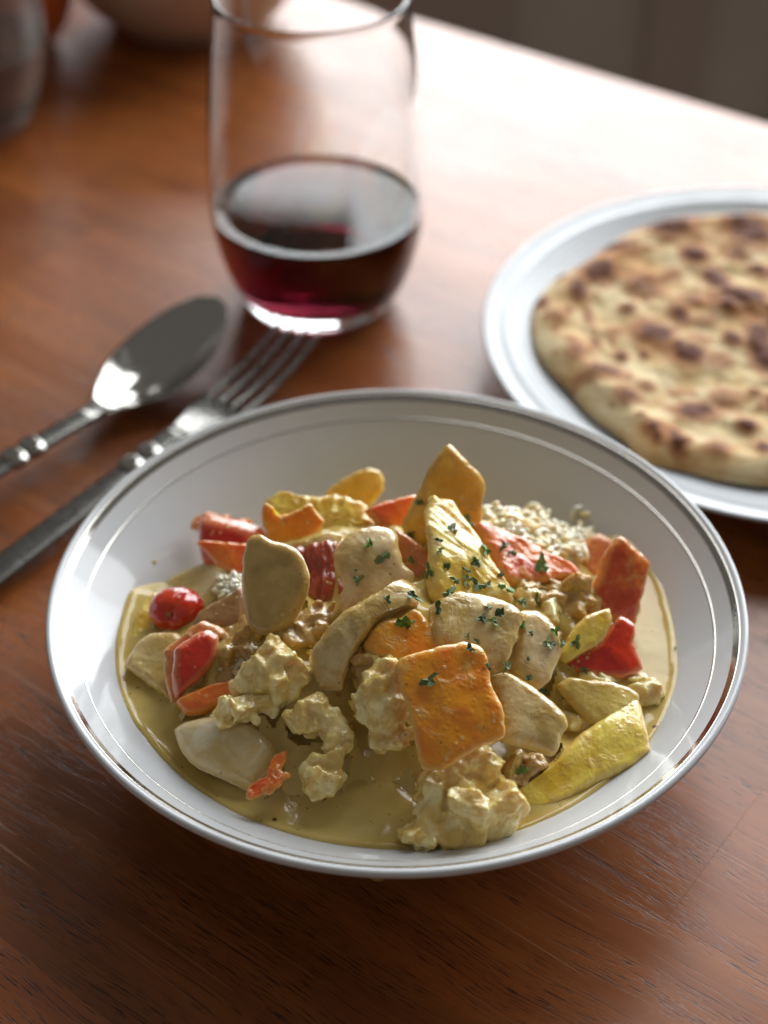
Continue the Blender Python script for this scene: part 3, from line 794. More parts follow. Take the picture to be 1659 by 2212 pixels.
chunk('chicken_chunk', 'jagged peaked chicken chunk left of centre', 'chicken', M['chicken'], '6',
      [(745, 545), (830, 480), (920, 400), (1005, 305), (1078, 305), (1085, 400), (1150, 485), (1240, 500), (1190, 590), (1130, 690), (1000, 700), (880, 660), (790, 620)], d=.014, nrm=(-6, 58), T=.012, seed=7, nsh=44, size=.005, fib=50, group=CHK)
chunk('chicken_chunk', 'pale chicken shreds draped over the white onion wedge', 'chicken', M['chicken'], '6',
      [(640, 770), (700, 700), (715, 648), (800, 650), (900, 620), (1000, 640), (1045, 690), (1000, 780), (900, 800), (760, 800)], d=.013, nrm=(-6, 64), T=.009, seed=8, nsh=30, size=.0042, fib=5, group=CHK)
chunk('chicken_chunk', 'hooked strand of chicken hanging into the sauce at front centre left', 'chicken', M['chicken'], '6',
      [(1080, 760), (1180, 710), (1260, 670), (1360, 730), (1450, 800), (1480, 880), (1460, 980), (1410, 1080), (1350, 1180), (1240, 1195), (1185, 1150), (1200, 1060), (1300, 970), (1330, 880), (1240, 820), (1110, 830)], d=.010, nrm=(0, 64), T=.010, seed=9, nsh=46, size=.0042, fib=-60, group=CHK)
chunk('chicken_chunk', 'upright chicken chunk left of the orange square', 'chicken', M['chicken'], '7',
      [(0, 400), (40, 300), (90, 232), (160, 225), (205, 270), (222, 360), (245, 440), (260, 560), (180, 590), (90, 600), (15, 540)], d=.014, nrm=(-4, 56), T=.012, seed=10, nsh=40, size=.005, fib=80, group=CHK)
chunk('chicken_chunk', 'brown chicken bits in gravy behind the bright red cube', 'chicken', M['chicken_brown'], '6',
      [(640, 240), (760, 200), (840, 230), (900, 330), (1000, 330), (960, 420), (840, 500), (720, 560), (640, 520), (700, 420), (720, 310)], d=.003, nrm=(-10, 70), T=.012, seed=12, nsh=34, size=.005, fib=30, group=CHK)
chunk('chicken_chunk', 'dark wet chicken lump under the olive onion petal', 'chicken', M['chicken_brown'], '4',
      [(680, 1330), (790, 1180), (900, 1110), (1050, 1100), (1000, 1230), (880, 1350), (820, 1440), (720, 1440)], d=.004, nrm=(-4, 70), T=.010, seed=13, nsh=26, size=.005, fib=40, group=CHK)
chunk('chicken_chunk', 'shaded chicken lump between the rolled onion strip and orange square', 'chicken', M['chicken_brown'], '4',
      [(1130, 1500), (1230, 1350), (1330, 1330), (1440, 1420), (1430, 1560), (1330, 1640), (1180, 1650)], d=.009, nrm=(-4, 62), T=.010, seed=14, nsh=26, size=.005, fib=60, group=CHK)
chunk('chicken_chunk', 'sunken chicken lump in sauce below the tan leaning onion petal', 'chicken', M['chicken_brown'], '7',
      [(600, 640), (680, 600), (790, 620), (800, 690), (700, 760), (640, 740)], d=.004, nrm=(6, 72), T=.009, seed=15, nsh=16, size=.0045, fib=10, group=CHK)

def shreds():
    spots = [(520, 1480, 26), (850, 1400, 26), (770, 1400, 30), (1130, 1290, 30), (1180, 1330, 28), (1280, 1470, 30), (1240, 1560, 24), (1130, 1500, 22), (560, 1350, 26), (470, 1330, 28), (620, 1450, 24), (1330, 1240, 22), (1390, 1480, 18), (700, 1480, 28), (660, 1420, 26), (1210, 1290, 24), (430, 1500, 20), (860, 1500, 26), (1160, 1640, 22)]
    V, F = [], []; rr = random.Random(4)
    for q, (x, y, s) in enumerate(spots):
        pts = [(x + s * rr.uniform(.7, 1.35) * math.cos(a), y + s * rr.uniform(.6, 1.1) * math.sin(a)) for a in np.linspace(0, 6.28, 9)[:-1]]
        o = chunk('bit', '', '', None, 'A', pts, d=.0015, nrm=(rr.uniform(-20, 20), 62), T=.007, seed=100 + q, nsh=9, size=.0032, fib=rr.uniform(0, 180), h=.0007)
        PIECES.pop(); k = len(V); L = np.array(o.location)
        V += [np.array(v.co) + L for v in o.data.vertices]; F += [[k + i_ for i_ in p.vertices] for p in o.data.polygons]
        bpy.data.objects.remove(o)
    o = link_mesh('chicken_shreds', V, F, M['chicken']); PIECES.append(o)
    tag(o, 'fine chicken shreds in sauce scattered between the larger pieces', 'chicken', kind='stuff')
shreds()

# --- cherry tomato with its stem scar
def cherry():
    c = px('6', (450, 150)); P, D = hit_dome(*c); P = P - D / np.linalg.norm(D) * .000
    t = empty('cherry_tomato', P)
    tag(t, 'small wrinkled red cherry tomato half sunk at the left edge', 'tomato')
    bm = bmesh.new(); bmesh.ops.create_uvsphere(bm, u_segments=64, v_segments=40, radius=1)
    V = np.array([v.co[:] for v in bm.verts])
    pole = np.array([-.25, -.75, .5]); pole /= np.linalg.norm(pole)
    dp = V @ pole
    rad = 1 - .18 * np.exp(-((1 - dp) / .05)) + .03 * fnoise(V, 2.2, 2)
    fold = np.cross(pole, [0.2, .3, 1]); fold /= np.linalg.norm(fold)
    rad -= .06 * np.abs(fnoise(V + 4, 3.5, 2)) + .16 * np.exp(-((V @ fold + .1) / .12) ** 2) * np.clip(dp, 0, 1)
    V = V * rad[:, None] * np.array([.0094, .0082, .0066])
    for v, q in zip(bm.verts, V): v.co = q
    me = bpy.data.meshes.new('tomato_skin'); bm.to_mesh(me); bm.free()
    me.polygons.foreach_set("use_smooth", [True] * len(me.polygons)); me.materials.append(M['tomato'])
    o = bpy.data.objects.new('tomato_skin', me); COL.objects.link(o); o.parent = t; PIECES.append(o)
    s = []; F = []
    for i in range(10):
        a = 2 * math.pi * i / 10; r = .0010 if i % 2 else .0005
        s.append((r * math.cos(a), r * math.sin(a), 0))
    s += [(0, 0, .0004), (0, 0, -.0004)]
    for i in range(10): F += [(i, (i + 1) % 10, 10), ((i + 1) % 10, i, 11)]
    st = link_mesh('stem_scar', s, F, M['mound'], t, False)
    st.location = pole * .86 * np.array([.0094, .0082, .0066]) * .985
    st.rotation_euler = Vector(pole).to_track_quat('Z', 'Y').to_euler()
cherry()

# --- loose rice grains showing at the back right, at the left and under the chunks
def rice():
    bm = bmesh.new(); r = random.Random(3)
    spots = []
    for _ in range(110): spots.append(px('5', (r.gauss(800, 150), 500 + r.gauss(60, 60) + 0)))
    for _ in range(50): spots.append(px('5', (r.uniform(560, 900), r.uniform(400, 520))))
    for _ in range(70): spots.append(px('5', (r.uniform(900, 1150), r.uniform(520, 680))))
    for _ in range(70): spots.append(px('4', (r.uniform(270, 400), r.uniform(940, 1080))))
    for _ in range(70): spots.append(px('6', (r.uniform(600, 900), r.uniform(380, 540))))
    tm = bmesh.new(); bmesh.ops.create_uvsphere(tm, u_segments=8, v_segments=6, radius=1)
    tm.verts.ensure_lookup_table(); tv = np.array([v.co[:] for v in tm.verts]); tf = [[v.index for v in p.verts] for p in tm.faces]; tm.free(); bm.free()
    V, F = [], []
    for c in spots:
        P, D = hit_dome(*c); P = Vector(P - D / np.linalg.norm(D) * r.uniform(-.003, .0008))
        m = Matrix.Rotation(r.uniform(0, 6.3), 3, 'Z') @ Matrix.Rotation(r.uniform(-.6, .6), 3, 'Y') @ Matrix.Diagonal((r.uniform(.0022, .0034), .0011, .0010))
        k = len(V) * len(tv); V.append(tv @ np.array(m).T + np.array(P)); F += [[k + i for i in q] for q in tf]
    me = bpy.data.meshes.new('rice_grains'); me.from_pydata(np.vstack(V).tolist(), [], F); me.materials.append(M['rice'])
    me.polygons.foreach_set("use_smooth", [True] * len(me.polygons))
    o = bpy.data.objects.new('rice_grains', me); COL.objects.link(o)
    tag(o, 'loose white rice grains showing between the curry chunks', 'rice', kind='stuff')
rice()

# --- sauce clinging in the gaps: the narrow crevices of the heap, filled from above
def cling():
    bpy.context.view_layer.update()
    AV, AF = [], []
    for o in PIECES + [mound, sauce]:
        mw = o.matrix_world; k = len(AV)
        AV += [mw @ v.co for v in o.data.vertices]; AF += [[k + i for i in p.vertices] for p in o.data.polygons]
    bvh = BVHTree.FromPolygons(AV, AF)
    st = .0007; n = 250; x0, y0 = BX - n * st / 2, BY - n * st / 2
    H = np.full((n, n), ZS - .01); dn = Vector((0, 0, -1))
    for i in range(n):
        for j in range(n):
            h = bvh.ray_cast(Vector((x0 + i * st, y0 + j * st, .2)), dn)
            if h[0] is not None: H[i, j] = h[0].z
    def morph(A, r, fn):
        out = A.copy()
        for a in range(-r, r + 1):
            for c in range(-r, r + 1):
                if a * a + c * c <= r * r: out = fn(out, np.roll(np.roll(A, a, 0), c, 1))
        return out
    def blur(A, it):
        for _ in range(it):
            A = (A * 2 + np.roll(A, 1, 0) + np.roll(A, -1, 0)) / 4; A = (A * 2 + np.roll(A, 1, 1) + np.roll(A, -1, 1)) / 4
        return A
    C = morph(morph(H, 5, np.maximum), 5, np.minimum)
    X, Y = np.meshgrid(x0 + st * np.arange(n), y0 + st * np.arange(n), indexing='ij')
    P = np.stack([X, Y, 0 * X], -1)
    Sf = blur(np.minimum(C, blur(C, 10) + .001), 4) - .0028 + .0010 * fnoise(P, 150, 3)
    for _ in range(45):                                              # liquid cannot stand steeper than this
        for ax in (0, 1):
            for s_ in (1, -1): Sf = np.minimum(Sf, np.roll(Sf, s_, ax) + .85 * st)
    Sf = blur(Sf, 3)
    rad = np.hypot(X - BX, Y - BY)
    keep = (Sf > H - .0035) & (rad < np.where(Y > .375, .068, .083))
    keep = morph(keep.astype(float), 2, np.maximum) > 0
    Sf = np.where(rad > .083, ZS - .003, Sf) - .02 * np.clip((rad - .064) / .004, 0, 1) * (Y > .375)
    V = np.stack([X, Y, Sf], -1).reshape(-1, 3); idx = -np.ones(n * n, int); F = []; used = {}
    ids = np.arange(n * n).reshape(n, n)
    q = keep[:-1, :-1] & keep[1:, :-1] & keep[1:, 1:] & keep[:-1, 1:]
    FF = np.stack([ids[:-1, :-1][q], ids[1:, :-1][q], ids[1:, 1:][q], ids[:-1, 1:][q]], 1)
    us = np.unique(FF); idx[us] = np.arange(len(us))
    o = link_mesh('curry_sauce', V[us], idx[FF], M['sauce']); PIECES.append(o)
    tag(o, 'creamy curry sauce clinging in the gaps between the chunks', 'sauce', kind='stuff')
cling()

# --- parsley flakes, each lying on whatever it fell on
def parsley():
    bpy.context.view_layer.update()
    AV, AF = [], []
    for o in PIECES + [mound, sauce]:
        mw = o.matrix_world; k = len(AV)
        AV += [mw @ v.co for v in o.data.vertices]; AF += [[k + i for i in p.vertices] for p in o.data.polygons]
    bvh = BVHTree.FromPolygons(AV, AF)
    r = random.Random(21)
    FL = [('Z', x, y, s) for x, y, s in [(200, 110, 62), (322, 62, 44), (560, 40, 44), (480, 95, 34), (392, 185, 46), (478, 202, 56), (575, 215, 66), (655, 215, 44), (505, 158, 40), (770, 135, 30), (800, 250, 58), (355, 296, 64), (265, 410, 52),
          (620, 490, 54), (755, 446, 64), (700, 520, 62), (668, 404, 36), (955, 362, 48), (1070, 318, 40), (1235, 440, 24), (955, 545, 40), (1015, 608, 24), (1205, 604, 46), (1145, 690, 54), (1250, 690, 46), (1380, 690, 64), (500, 630, 26), (580, 675, 30), (520, 740, 46),
          (655, 880, 36), (790, 865, 62), (990, 825, 24), (1000, 970, 40), (1105, 1090, 46), (185, 1000, 84), (1450, 910, 36), (42, 318, 72), (20, 540, 56)]]
    FL += [('5', x, y, s) for x, y, s in [(480, 490, 40), (385, 530, 34), (560, 650, 42), (510, 710, 30), (665, 625, 36), (868, 735, 62), (310, 595, 22), (320, 655, 24), (210, 385, 26), (170, 555, 22), (712, 664, 26), (650, 780, 22)]]
    FL += [('4', x, y, s) for x, y, s in [(1250, 735, 44), (1335, 825, 56), (1180, 970, 40), (1530, 672, 28), (1370, 1100, 30), (1525, 838, 30), (1470, 1250, 64), (1165, 905, 14)]]
    FL += [('7', 722, 700, 36), ('7', 996, 262, 18), ('5', 1600, 1180, 12), ('A', 1190, 1395, 12)]
    own = []
    for o in PIECES + [mound, sauce]: own += [o] * len(o.data.polygons)
    laid = []
    def short(o):
        s = o.get('label') or 'small red cherry tomato'
        if o is mound: return 'gravy soaked mound'
        for w_ in (',', ' at ', ' with ', ' lying ', ' standing ', ' below ', ' between ', ' half ', ' sprinkled ', ' pointing ', ' behind ', ' above ', ' beside ', ' just ', ' sloping ', ' shaped ', ' in ', ' under ', ' by ', ' resting ', ' hanging ', ' pooled ', ' against ', ' right of ', ' left of '):
            s = s.split(w_)[0]
        return s
    for reg, x, y, s in FL:
        c = px(reg, (x, y)); D = Vector(ray(*c)).normalized()
        hit = bvh.ray_cast(Vector(ORG), D)
        if hit[0] is None: continue
        P, Nn = hit[0], hit[1]
        if Nn.dot(D) > 0: Nn = -Nn
        size = s * REG[reg][2] / 1.8228 * hit[3] / FPX * 1.4
        n = 13; V = [(0, 0, 0)]; F = []
        el = r.uniform(.5, .85); k = r.choice((2, 3, 3)); ph = r.uniform(0, 6)
        for i in range(n):
            a = 2 * math.pi * i / n
            q = size * (.62 + .30 * math.cos(k * a + ph) + r.uniform(-.16, .16))
            V.append((q * math.cos(a), q * el * math.sin(a), size * r.uniform(-.22, .30)))
        for i in range(n): F.append((0, 1 + i, 1 + (i + 1) % n))
        th = .00018
        V2 = [(a, b, z - th) for a, b, z in V]; o_ = len(V)
        F += [(o_ + f[0], o_ + f[2], o_ + f[1]) for f in F[:n]]
        for i in range(n):
            j = (i + 1) % n; F.append((1 + i, o_ + 1 + i, o_ + 1 + j, 1 + j))
        o = link_mesh('parsley_flake', V + V2, F, M['herb'], None, False)
        # tilt between the surface normal and up, a random turn about it
        nn = (Nn * .75 + Vector((0, -.15, .35)) + Vector((r.uniform(-.35, .35), r.uniform(-.35, .35), 0))).normalized()
        o.matrix_world = Matrix.Translation(P + Nn * (.00035 + size * .16)) @ nn.to_track_quat('Z', 'Y').to_matrix().to_4x4() @ Matrix.Rotation(r.uniform(0, 6.28), 4, 'Z')
        laid.append((short(own[hit[2]]), c[0], o))
    ordn = ['first', 'second', 'third', 'fourth', 'fifth', 'sixth', 'seventh', 'eighth', 'ninth', 'tenth', 'eleventh', 'twelfth', 'thirteenth', 'fourteenth', 'fifteenth', 'sixteenth', 'seventeenth', 'eighteenth']
    for key in sorted({a for a, _, _ in laid}):
        row = sorted([(x, o) for a, x, o in laid if a == key], key=lambda q: q[0])
        for i, (x, o) in enumerate(row):
            lab = ('green parsley flake lying alone on the ' if len(row) == 1 else ordn[i] + ' parsley flake from the left on the ') + key
            tag(o, lab, 'parsley', 'parsley flakes on the curry')
parsley()

# --- a smear and drops of sauce left on the china
def smear(u, v, r_, z, label):
    P = on_z(u, v, z); V, F = [(0, 0, .0006)], []
    for k in range(1, 5):
        for i in range(20):
            a = 2 * math.pi * i / 20; w_ = r_ * (1 + .3 * math.sin(2 * a + u) + .2 * math.sin(3 * a))
            V.append((w_ * 1.5 * k / 4 * math.cos(a), w_ * .8 * k / 4 * math.sin(a), .0006 * (1 - (k / 4) ** 2) - .0002 * (k == 4)))
    for i in range(20): F.append((0, 1 + i, 1 + (i + 1) % 20))
    for k in range(3):
        for i in range(20):
            a = 1 + k * 20; j = (i + 1) % 20; F.append((a + i, a + 20 + i, a + 20 + j, a + j))
    o = link_mesh('sauce_drop', V, F, M['sauce'])
    d_ = np.array([BX, BY]) - P[:2]; d_ /= np.linalg.norm(d_)
    rad = np.linalg.norm(P[:2] - np.array([BX, BY])); ii = np.argmin(np.abs(_pi[:200, 0] - rad)); tg = _pi[ii + 1] - _pi[ii - 1]; tg /= np.linalg.norm(tg)
    n_ = Vector((d_[0] * tg[1], d_[1] * tg[1], tg[0])); y_ = Vector((d_[0], d_[1], 0)); x_ = y_.cross(n_).normalized(); y_ = n_.cross(x_)
    o.matrix_world = Matrix.Translation(Vector((P[0], P[1], _pi[ii, 1] + .0001))) @ Matrix((x_, y_, n_)).transposed().to_4x4()
    tag(o, label, 'sauce', 'sauce drops on the bowl wall')
smear(815, 1851, .0016, .0440, 'small yellow sauce drop on the front rim of the bowl')
smear(1530, 1290, .0009, .0430, 'tiny sauce drop on the right inner wall of the bowl')
smear(330, 1180, .0008, .0400, 'tiny sauce drop on the left inner wall of the bowl')
# ------------------------------------------------------------------ wine glass and wine
GX, GY = on_z(692, 640, 0)[:2]
gl = empty('wine_glass', (GX, GY, 0))
tag(gl, 'clear stemless wine glass behind the bowl, a third full', 'glass')
g_out = [(.0305, 0), (.0328, .0008), (.0343, .0030), (.0380, .0095), (.0420, .0190), (.0453, .0310), (.0473, .0430), (.0479, .0530), (.0474, .0700), (.0456, .0940), (.0428, .1200), (.0400, .1420)]
g_in = [(.0384, .1422), (.0413, .1200), (.0441, .0940), (.0459, .0700), (.0464, .0530), (.0458, .0430), (.0437, .0315), (.0400, .0200), (.0342, .0115), (.0240, .0080), (.0100, .0072)]
gp = [(0, .0018), (.0270, .0014)] + smooth_prof(g_out, 6) + [(.0399, .14275), (.0392, .1431), (.0386, .14285)] + smooth_prof(g_in, 6) + [(0, .0070)]
lathe('glass_body', gp, M['glass'], gl, 128)
ZW = .0474
gi = sorted([(z, r) for r, z in smooth_prof(g_in, 12)])
wp = [(0, .00685)] + [(r + .00022, z - .00012) for z, r in gi if z < ZW - .0006]
rw = np.interp(ZW, [z for z, _ in gi], [r for _, r in gi]) + .00022
wp += [(rw, ZW + .0009), (rw - .0007, ZW + .00035), (rw - .0018, ZW), (rw - .006, ZW - .0001), (0, ZW - .0001)]
w = lathe('red_wine', wp, M['wine'], None, 128, (GX, GY, 0))
tag(w, 'dark red wine filling the bottom of the stemless glass', 'wine')

# ------------------------------------------------------------------ plate and naan
PX, PY, PR = .16994, .54918, .12809
plate = empty('dinner_plate', (PX, PY, 0))
tag(plate, 'white plate with fine concentric rim ridges under the naan', 'plate')
pp = [(0, .0060), (.060, .0060), (.078, .0066), (.084, .0090), (.088, .0112)]
rr = .0895; zz = .0122
while rr < .1195:
    pp += [(rr, zz), (rr + .0011, zz + .0010), (rr + .0022, zz + .00035)]
    rr += .0030; zz += .00085
pp += [(.1235, .0212), (.1262, .0219), (.1275, .0221), (.1281, .0216), (.1276, .0206), (.1240, .0188), (.105, .0135), (.090, .0085), (.082, .0035), (.078, .0020), (.0775, 0), (.0745, 0), (.0740, .0022), (.05, .0026), (0, .0026)]
lathe('plate_body', pp, M['plate'], plate, 192)

def naan():
    zc = .0235
    o8 = [(405, 690), (418, 630), (450, 580), (520, 505), (600, 465), (700, 400), (800, 330), (920, 258), (1050, 208), (1200, 183), (1400, 168), (1600, 163), (1850, 180), (2100, 260), (2300, 420), (2400, 640), (2420, 900), (2350, 1180), (2200, 1400), (1950, 1540), (1659, 1592),
          (1400, 1562), (1250, 1522), (1100, 1492), (1010, 1478), (950, 1425), (890, 1350), (800, 1285), (720, 1225), (650, 1155), (600, 1085), (515, 1010), (440, 915), (408, 830), (400, 760)]
    loc = np.array([on_z(*px('8', p), zc)[:2] for p in o8])
    c = np.array([PX + .012, PY]); L = catmull_loop(loc - c, 260)
    sp = [(850, 370, 90, 45, .75), (750, 500, 90, 60, .7), (655, 605, 45, 40, .9), (995, 565, 75, 50, .8), (1270, 400, 50, 32, .95), (1120, 255, 110, 50, .9), (1560, 280, 100, 60, 1.1), (1385, 530, 50, 50, 1.0), (915, 690, 40, 25, .6), (1050, 815, 75, 55, .95), (1190, 720, 45, 45, .85),
          (1225, 930, 75, 50, 1.05), (885, 940, 26, 24, .75), (1000, 930, 24, 22, .75), (640, 930, 50, 50, .6), (800, 1045, 80, 40, .85), (700, 1080, 60, 30, .5), (910, 1170, 60, 40, .65), (1270, 1240, 110, 40, .7), (1170, 1400, 36, 50, 1.0), (1050, 1350, 50, 36, .7), (1065, 1395, 24, 24, 1.0), (1430, 1165, 60, 50, .6), (1550, 1310, 45, 32, .75),
          (1390, 1440, 60, 40, .55), (1640, 1440, 30, 30, .8), (1480, 640, 120, 50, .75), (1340, 740, 60, 30, .4), (1470, 840, 36, 36, .85), (1640, 900, 60, 110, 1.0), (1290, 840, 60, 28, .5), (850, 805, 40, 20, .55), (700, 720, 24, 40, .55), (740, 870, 24, 24, .6), (1010, 1100, 40, 26, .55), (530, 740, 60, 26, .5), (450, 650, 30, 30, .8), (550, 505, 30, 20, .9), (1600, 640, 60, 40, .7), (1400, 960, 70, 40, .45), (1200, 1130, 60, 26, .4), (1590, 1130, 30, 20, .7), (1150, 490, 40, 28, .5), (1240, 640, 70, 34, .55), (1450, 680, 50, 30, .7), (1500, 380, 60, 40, .6), (1620, 480, 40, 30, .7)]
    r = random.Random(9)
    for _ in range(40): sp.append((r.uniform(1700, 2350), r.uniform(250, 1450), r.uniform(25, 80), r.uniform(20, 50), r.uniform(.4, 1)))
    for _ in range(60): sp.append((r.uniform(500, 1650), r.uniform(300, 1450), r.uniform(10, 22), r.uniform(8, 16), r.uniform(.3, .7)))
    SP = []
    for x, y, a, b, k in sp:
        a *= 1.25; b *= 1.25; k = min(1.15, k * 1.15)
        q = on_z(*px('8', (x, y)), zc)[:2] - c; q1 = on_z(*px('8', (x + a, y)), zc)[:2] - c; q2 = on_z(*px('8', (x, y + b)), zc)[:2] - c
        SP.append((q, np.linalg.norm(q1 - q), np.linalg.norm(q2 - q), k))
    N, K = 260, 100; V = [(0, 0, 0)]; prof = [(s, 1) for s in np.linspace(.01, 1, K)]
    XY = [np.zeros(2)]
    for s, _ in prof: XY.extend(L * s)
    XY = np.array(XY); s_all = np.r_[0, np.repeat([s for s, _ in prof], N)]
    P3 = np.column_stack([XY, 0 * s_all])
    edge = np.clip((1 - s_all) / .10, 0, 1)
    z = .0038 * np.sqrt(1 - (1 - edge) ** 2) + .0012 * fnoise(P3, 45, 3) * edge + .0016 * fnoise(P3 + 3, 110, 3) * edge - .0012 * np.clip((.84 - s_all) / .2, 0, 1)
    z += .0020 * np.exp(-((s_all - .90) / .06) ** 2)
    ch = np.zeros(len(XY))
    wob = .7 * fnoise(P3 + 9, 130, 3)
    for q, a, b, k in SP:
        d2 = ((XY[:, 0] - q[0]) / a) ** 2 + ((XY[:, 1] - q[1]) / b) ** 2 + wob
        gsp = np.exp(-np.clip(d2, 0, 50) * .9); ch = np.maximum(ch, k * gsp); z += .0022 * min(k, .9) * gsp * edge * min(1, a / .004)
    zb = -.002
    V = np.column_stack([XY, z]); n1 = len(V)
    Vb = np.column_stack([L * .985, np.full(N, zb)]); V = np.vstack([V, Vb, [[0, 0, zb]]])
    F = []
    for i in range(N): F.append((0, 1 + i, 1 + (i + 1) % N))
    for k in range(K - 1):
        a = 1 + k * N
        for i in range(N):
            j = (i + 1) % N; F.append((a + i, a + N + i, a + N + j, a + j))
    a = 1 + (K - 1) * N
    for i in range(N):
        j = (i + 1) % N; F.append((a + i, n1 + i, n1 + j, a + j)); F.append((n1 + i, len(V) - 1, n1 + j))
    o = link_mesh('naan_bread', V, F, M['naan']); o.location = (c[0], c[1], .0190)
    at = o.data.attributes.new('char', 'FLOAT', 'POINT')
    cv = np.zeros(len(V)); cv[:n1] = ch; at.data.foreach_set('value', cv.astype(np.float32))
    tag(o, 'round flat naan bread with charred blisters on the white plate', 'bread')
naan()

# ------------------------------------------------------------------ cutlery
def sweep(name, st, mat, parent, nseg=20, thick=.0016):
    """st: stations (s, half width, z, dish depth); s runs along local +y. A thin shell with rounded edges."""
    V, F = [], []; m = nseg
    for s, w, z, dsh in st:
        top = []; bot = []
        for i in range(m + 1):
            t = -1 + 2 * i / m; x = w * t
            zz = z - dsh * (1 - t * t)
            th = thick * (.35 + .65 * math.sqrt(max(0, 1 - t * t)))
            top.append((x, s, zz + th * .5)); bot.append((x * .97, s, zz - th * .5))
        V += top + bot[::-1]
    R = 2 * (m + 1)
    for k in range(len(st) - 1):
        for i in range(R):
            j = (i + 1) % R; a = k * R
            F.append((a + i, a + j, a + R + j, a + R + i))
    F.append(tuple(range(R))[::-1]); F.append(tuple((len(st) - 1) * R + i for i in range(R)))
    o = link_mesh(name, V, F, mat, parent)
    bm = bmesh.new(); bm.from_mesh(o.data); bmesh.ops.recalc_face_normals(bm, faces=bm.faces); bm.to_mesh(o.data); bm.free()
    return o
def interp_st(keys, n):
    ks = np.array(keys, float); s = np.linspace(ks[0, 0], ks[-1, 0], n)
    def cub(c):
        y = ks[:, c]; x = ks[:, 0]; m = np.gradient(y, x); out = []
        for q in s:
            i = min(max(np.searchsorted(x, q) - 1, 0), len(x) - 2); h = x[i + 1] - x[i]; t = (q - x[i]) / h
            out.append((2 * t ** 3 - 3 * t * t + 1) * y[i] + (t ** 3 - 2 * t * t + t) * h * m[i] + (-2 * t ** 3 + 3 * t * t) * y[i + 1] + (t ** 3 - t * t) * h * m[i + 1])
        return out
    return list(zip(s, np.maximum(cub(1), .0002), cub(2), cub(3)))

tip = on_z(470, 642, .022); nk = on_z(208, 885, .010); he = on_z(0, 1022, .008)
d_ = (tip - nk)[:2]; SL = np.linalg.norm(d_)
spoon = empty('table_spoon', (nk[0], nk[1], 0), math.atan2(-d_[0], d_[1]))
tag(spoon, 'steel tablespoon lying left of the wine glass', 'spoon')
sweep('spoon_bowl', interp_st([(0, .0055, .0098, 0), (.006, .0078, .0096, .0004), (.018, .0150, .0096, .0052), (SL * .38, .0200, .0110, .0074), (SL * .55, .0208, .0132, .0072), (SL * .75, .0178, .0168, .0056), (SL * .90, .0118, .0200, .0030), (SL * .97, .0062, .0216, .0010), (SL, .0006, .0222, 0)], 60), M['steel'], spoon, 28)
hd = (he - nk)[:2]; ha = math.atan2(-(-hd[0]), -hd[1]) - spoon.rotation_euler[2]
hs = sweep('spoon_handle', interp_st([(-.20, .0062, .0045, 0), (-.15, .0062, .0070, 0), (-.10, .0056, .0088, 0), (-.05, .0048, .0105, 0), (0, .0050, .0100, 0)], 30), M['steel_dark'], spoon, 10, .0032)
hs.rotation_euler = (0, 0, ha)
for s in (-.043, -.034):
    c_ = sweep('collar', interp_st([(s - .0035, .0052, .0106, 0), (s, .0066, .0109, 0), (s + .0035, .0052, .0106, 0)], 9), M['steel'], spoon, 12, .0058)
    c_.rotation_euler = (0, 0, ha)

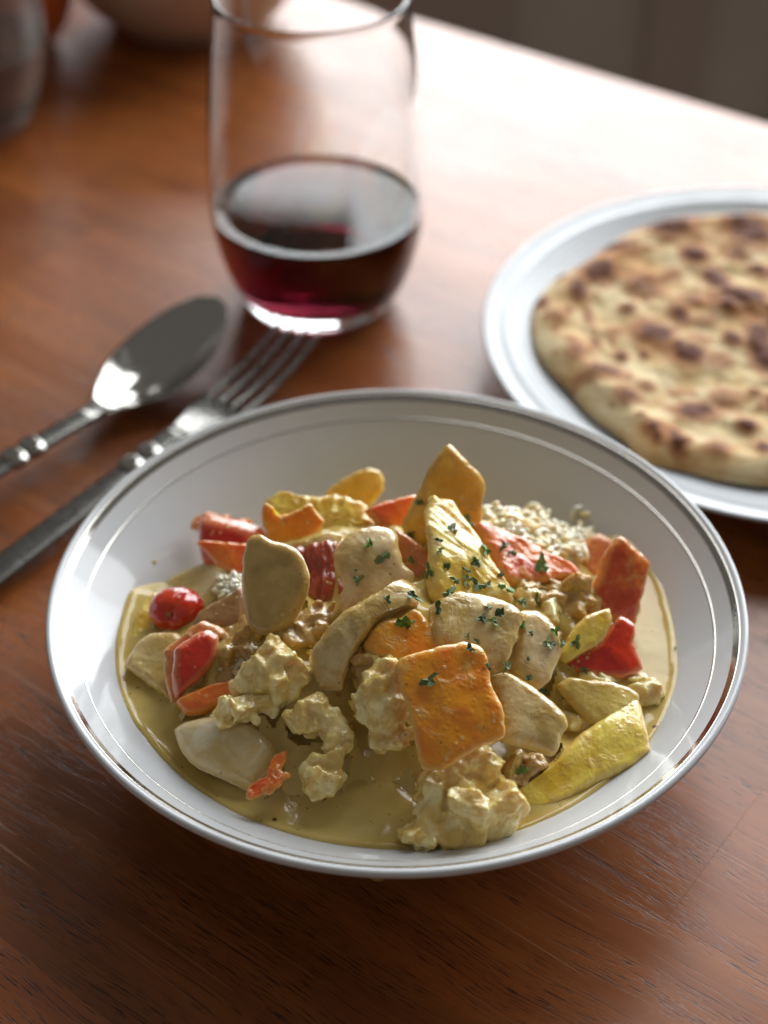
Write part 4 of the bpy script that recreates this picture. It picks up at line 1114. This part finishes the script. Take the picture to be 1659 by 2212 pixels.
ft = on_z(652, 703, .017); fe = on_z(0, 1228, .006)
d_ = (ft - fe)[:2]; FLn = np.linalg.norm(d_)
fork = empty('table_fork', (fe[0], fe[1], 0), math.atan2(-d_[0], d_[1]))
tag(fork, 'steel table fork half hidden behind the white bowl', 'fork')
sweep('fork_handle', interp_st([(-.07, .0066, .0040, 0), (-.02, .0066, .0050, 0), (.04, .0058, .0068, 0), (FLn - .105, .0044, .0085, 0), (FLn - .080, .0048, .0090, 0)], 40), M['steel_dark'], fork, 10, .0032)
sweep('fork_neck', interp_st([(FLn - .081, .0050, .0084, 0), (FLn - .070, .0085, .0066, .0004), (FLn - .060, .0114, .0060, .0008), (FLn - .052, .0118, .0062, .0008)], 20), M['steel_dark'], fork, 18, .0018)
for x in (-.0100, -.0034, .0034, .0100):
    o = sweep('tine', interp_st([(FLn - .0545, .0020, .0056, 0), (FLn - .035, .0017, .0070, 0), (FLn - .015, .0015, .0115, 0), (FLn - .003, .0010, .0160, 0), (FLn, .0004, .0172, 0)], 24), M['steel_dark'], fork, 8, .0018)
    o.location.x = x
for s in (FLn - .108, FLn - .098):
    sweep('collar', interp_st([(s - .0035, .0046, .0086, 0), (s, .0062, .0088, 0), (s + .0035, .0046, .0086, 0)], 9), M['steel'], fork, 12, .0058)

# ------------------------------------------------------------------ things blurred at the far left
bp = on_z(400, 80, 0)
bk = empty('serving_bowl', (bp[0] + .0, bp[1] + .03, 0))
tag(bk, 'taupe stoneware bowl out of focus at the far end of the table', 'bowl')
lathe('bowl_body', [(0, .003), (.040, .003), (.042, 0), (.046, 0)] + smooth_prof([(.048, .004), (.062, .016), (.075, .036), (.083, .060), (.086, .085)], 5) + [(.0852, .0865), (.0838, .086)] + smooth_prof([(.0825, .083), (.079, .060), (.070, .036), (.055, .016), (.03, .009)], 5) + [(0, .008)], M['stoneware'], bk, 96)

tp = on_z(-66, 262, 0)
tm = empty('wine_glass', (tp[0], tp[1], 0))
tag(tm, 'pale frosted glass blurred and cut off at the top left corner', 'glass')
lathe('glass_body', gp, M['frosted'], tm, 96)
wp2 = [(0, .00685)] + [(r + .00022, z - .00012) for z, r in gi if z < .046]
rw2 = np.interp(.046, [z for z, _ in gi], [r for _, r in gi]) + .0002
wp2 += [(rw2, .0465), (rw2 - .002, .046), (0, .046)]
dk = lathe('pale_drink', wp2, M['drink'], None, 96, (tp[0], tp[1], 0))
tag(dk, 'pale cloudy drink inside the blurred glass at top left', 'drink')
op = on_z(0, 95, 0)
oj = lathe('orange_pot', [(0, .002), (.030, .002), (.032, 0)] + smooth_prof([(.034, .001), (.046, .02), (.050, .045), (.044, .075), (.036, .09)], 5) + [(.034, .0905)] + smooth_prof([(.032, .088), (.040, .072), (.045, .045), (.041, .02), (.03, .008)], 5) + [(0, .006)], M['terracotta'], None, 64, (op[0], op[1], 0))
tag(oj, 'orange pot out of focus behind the cut off glass at top left', 'pot')
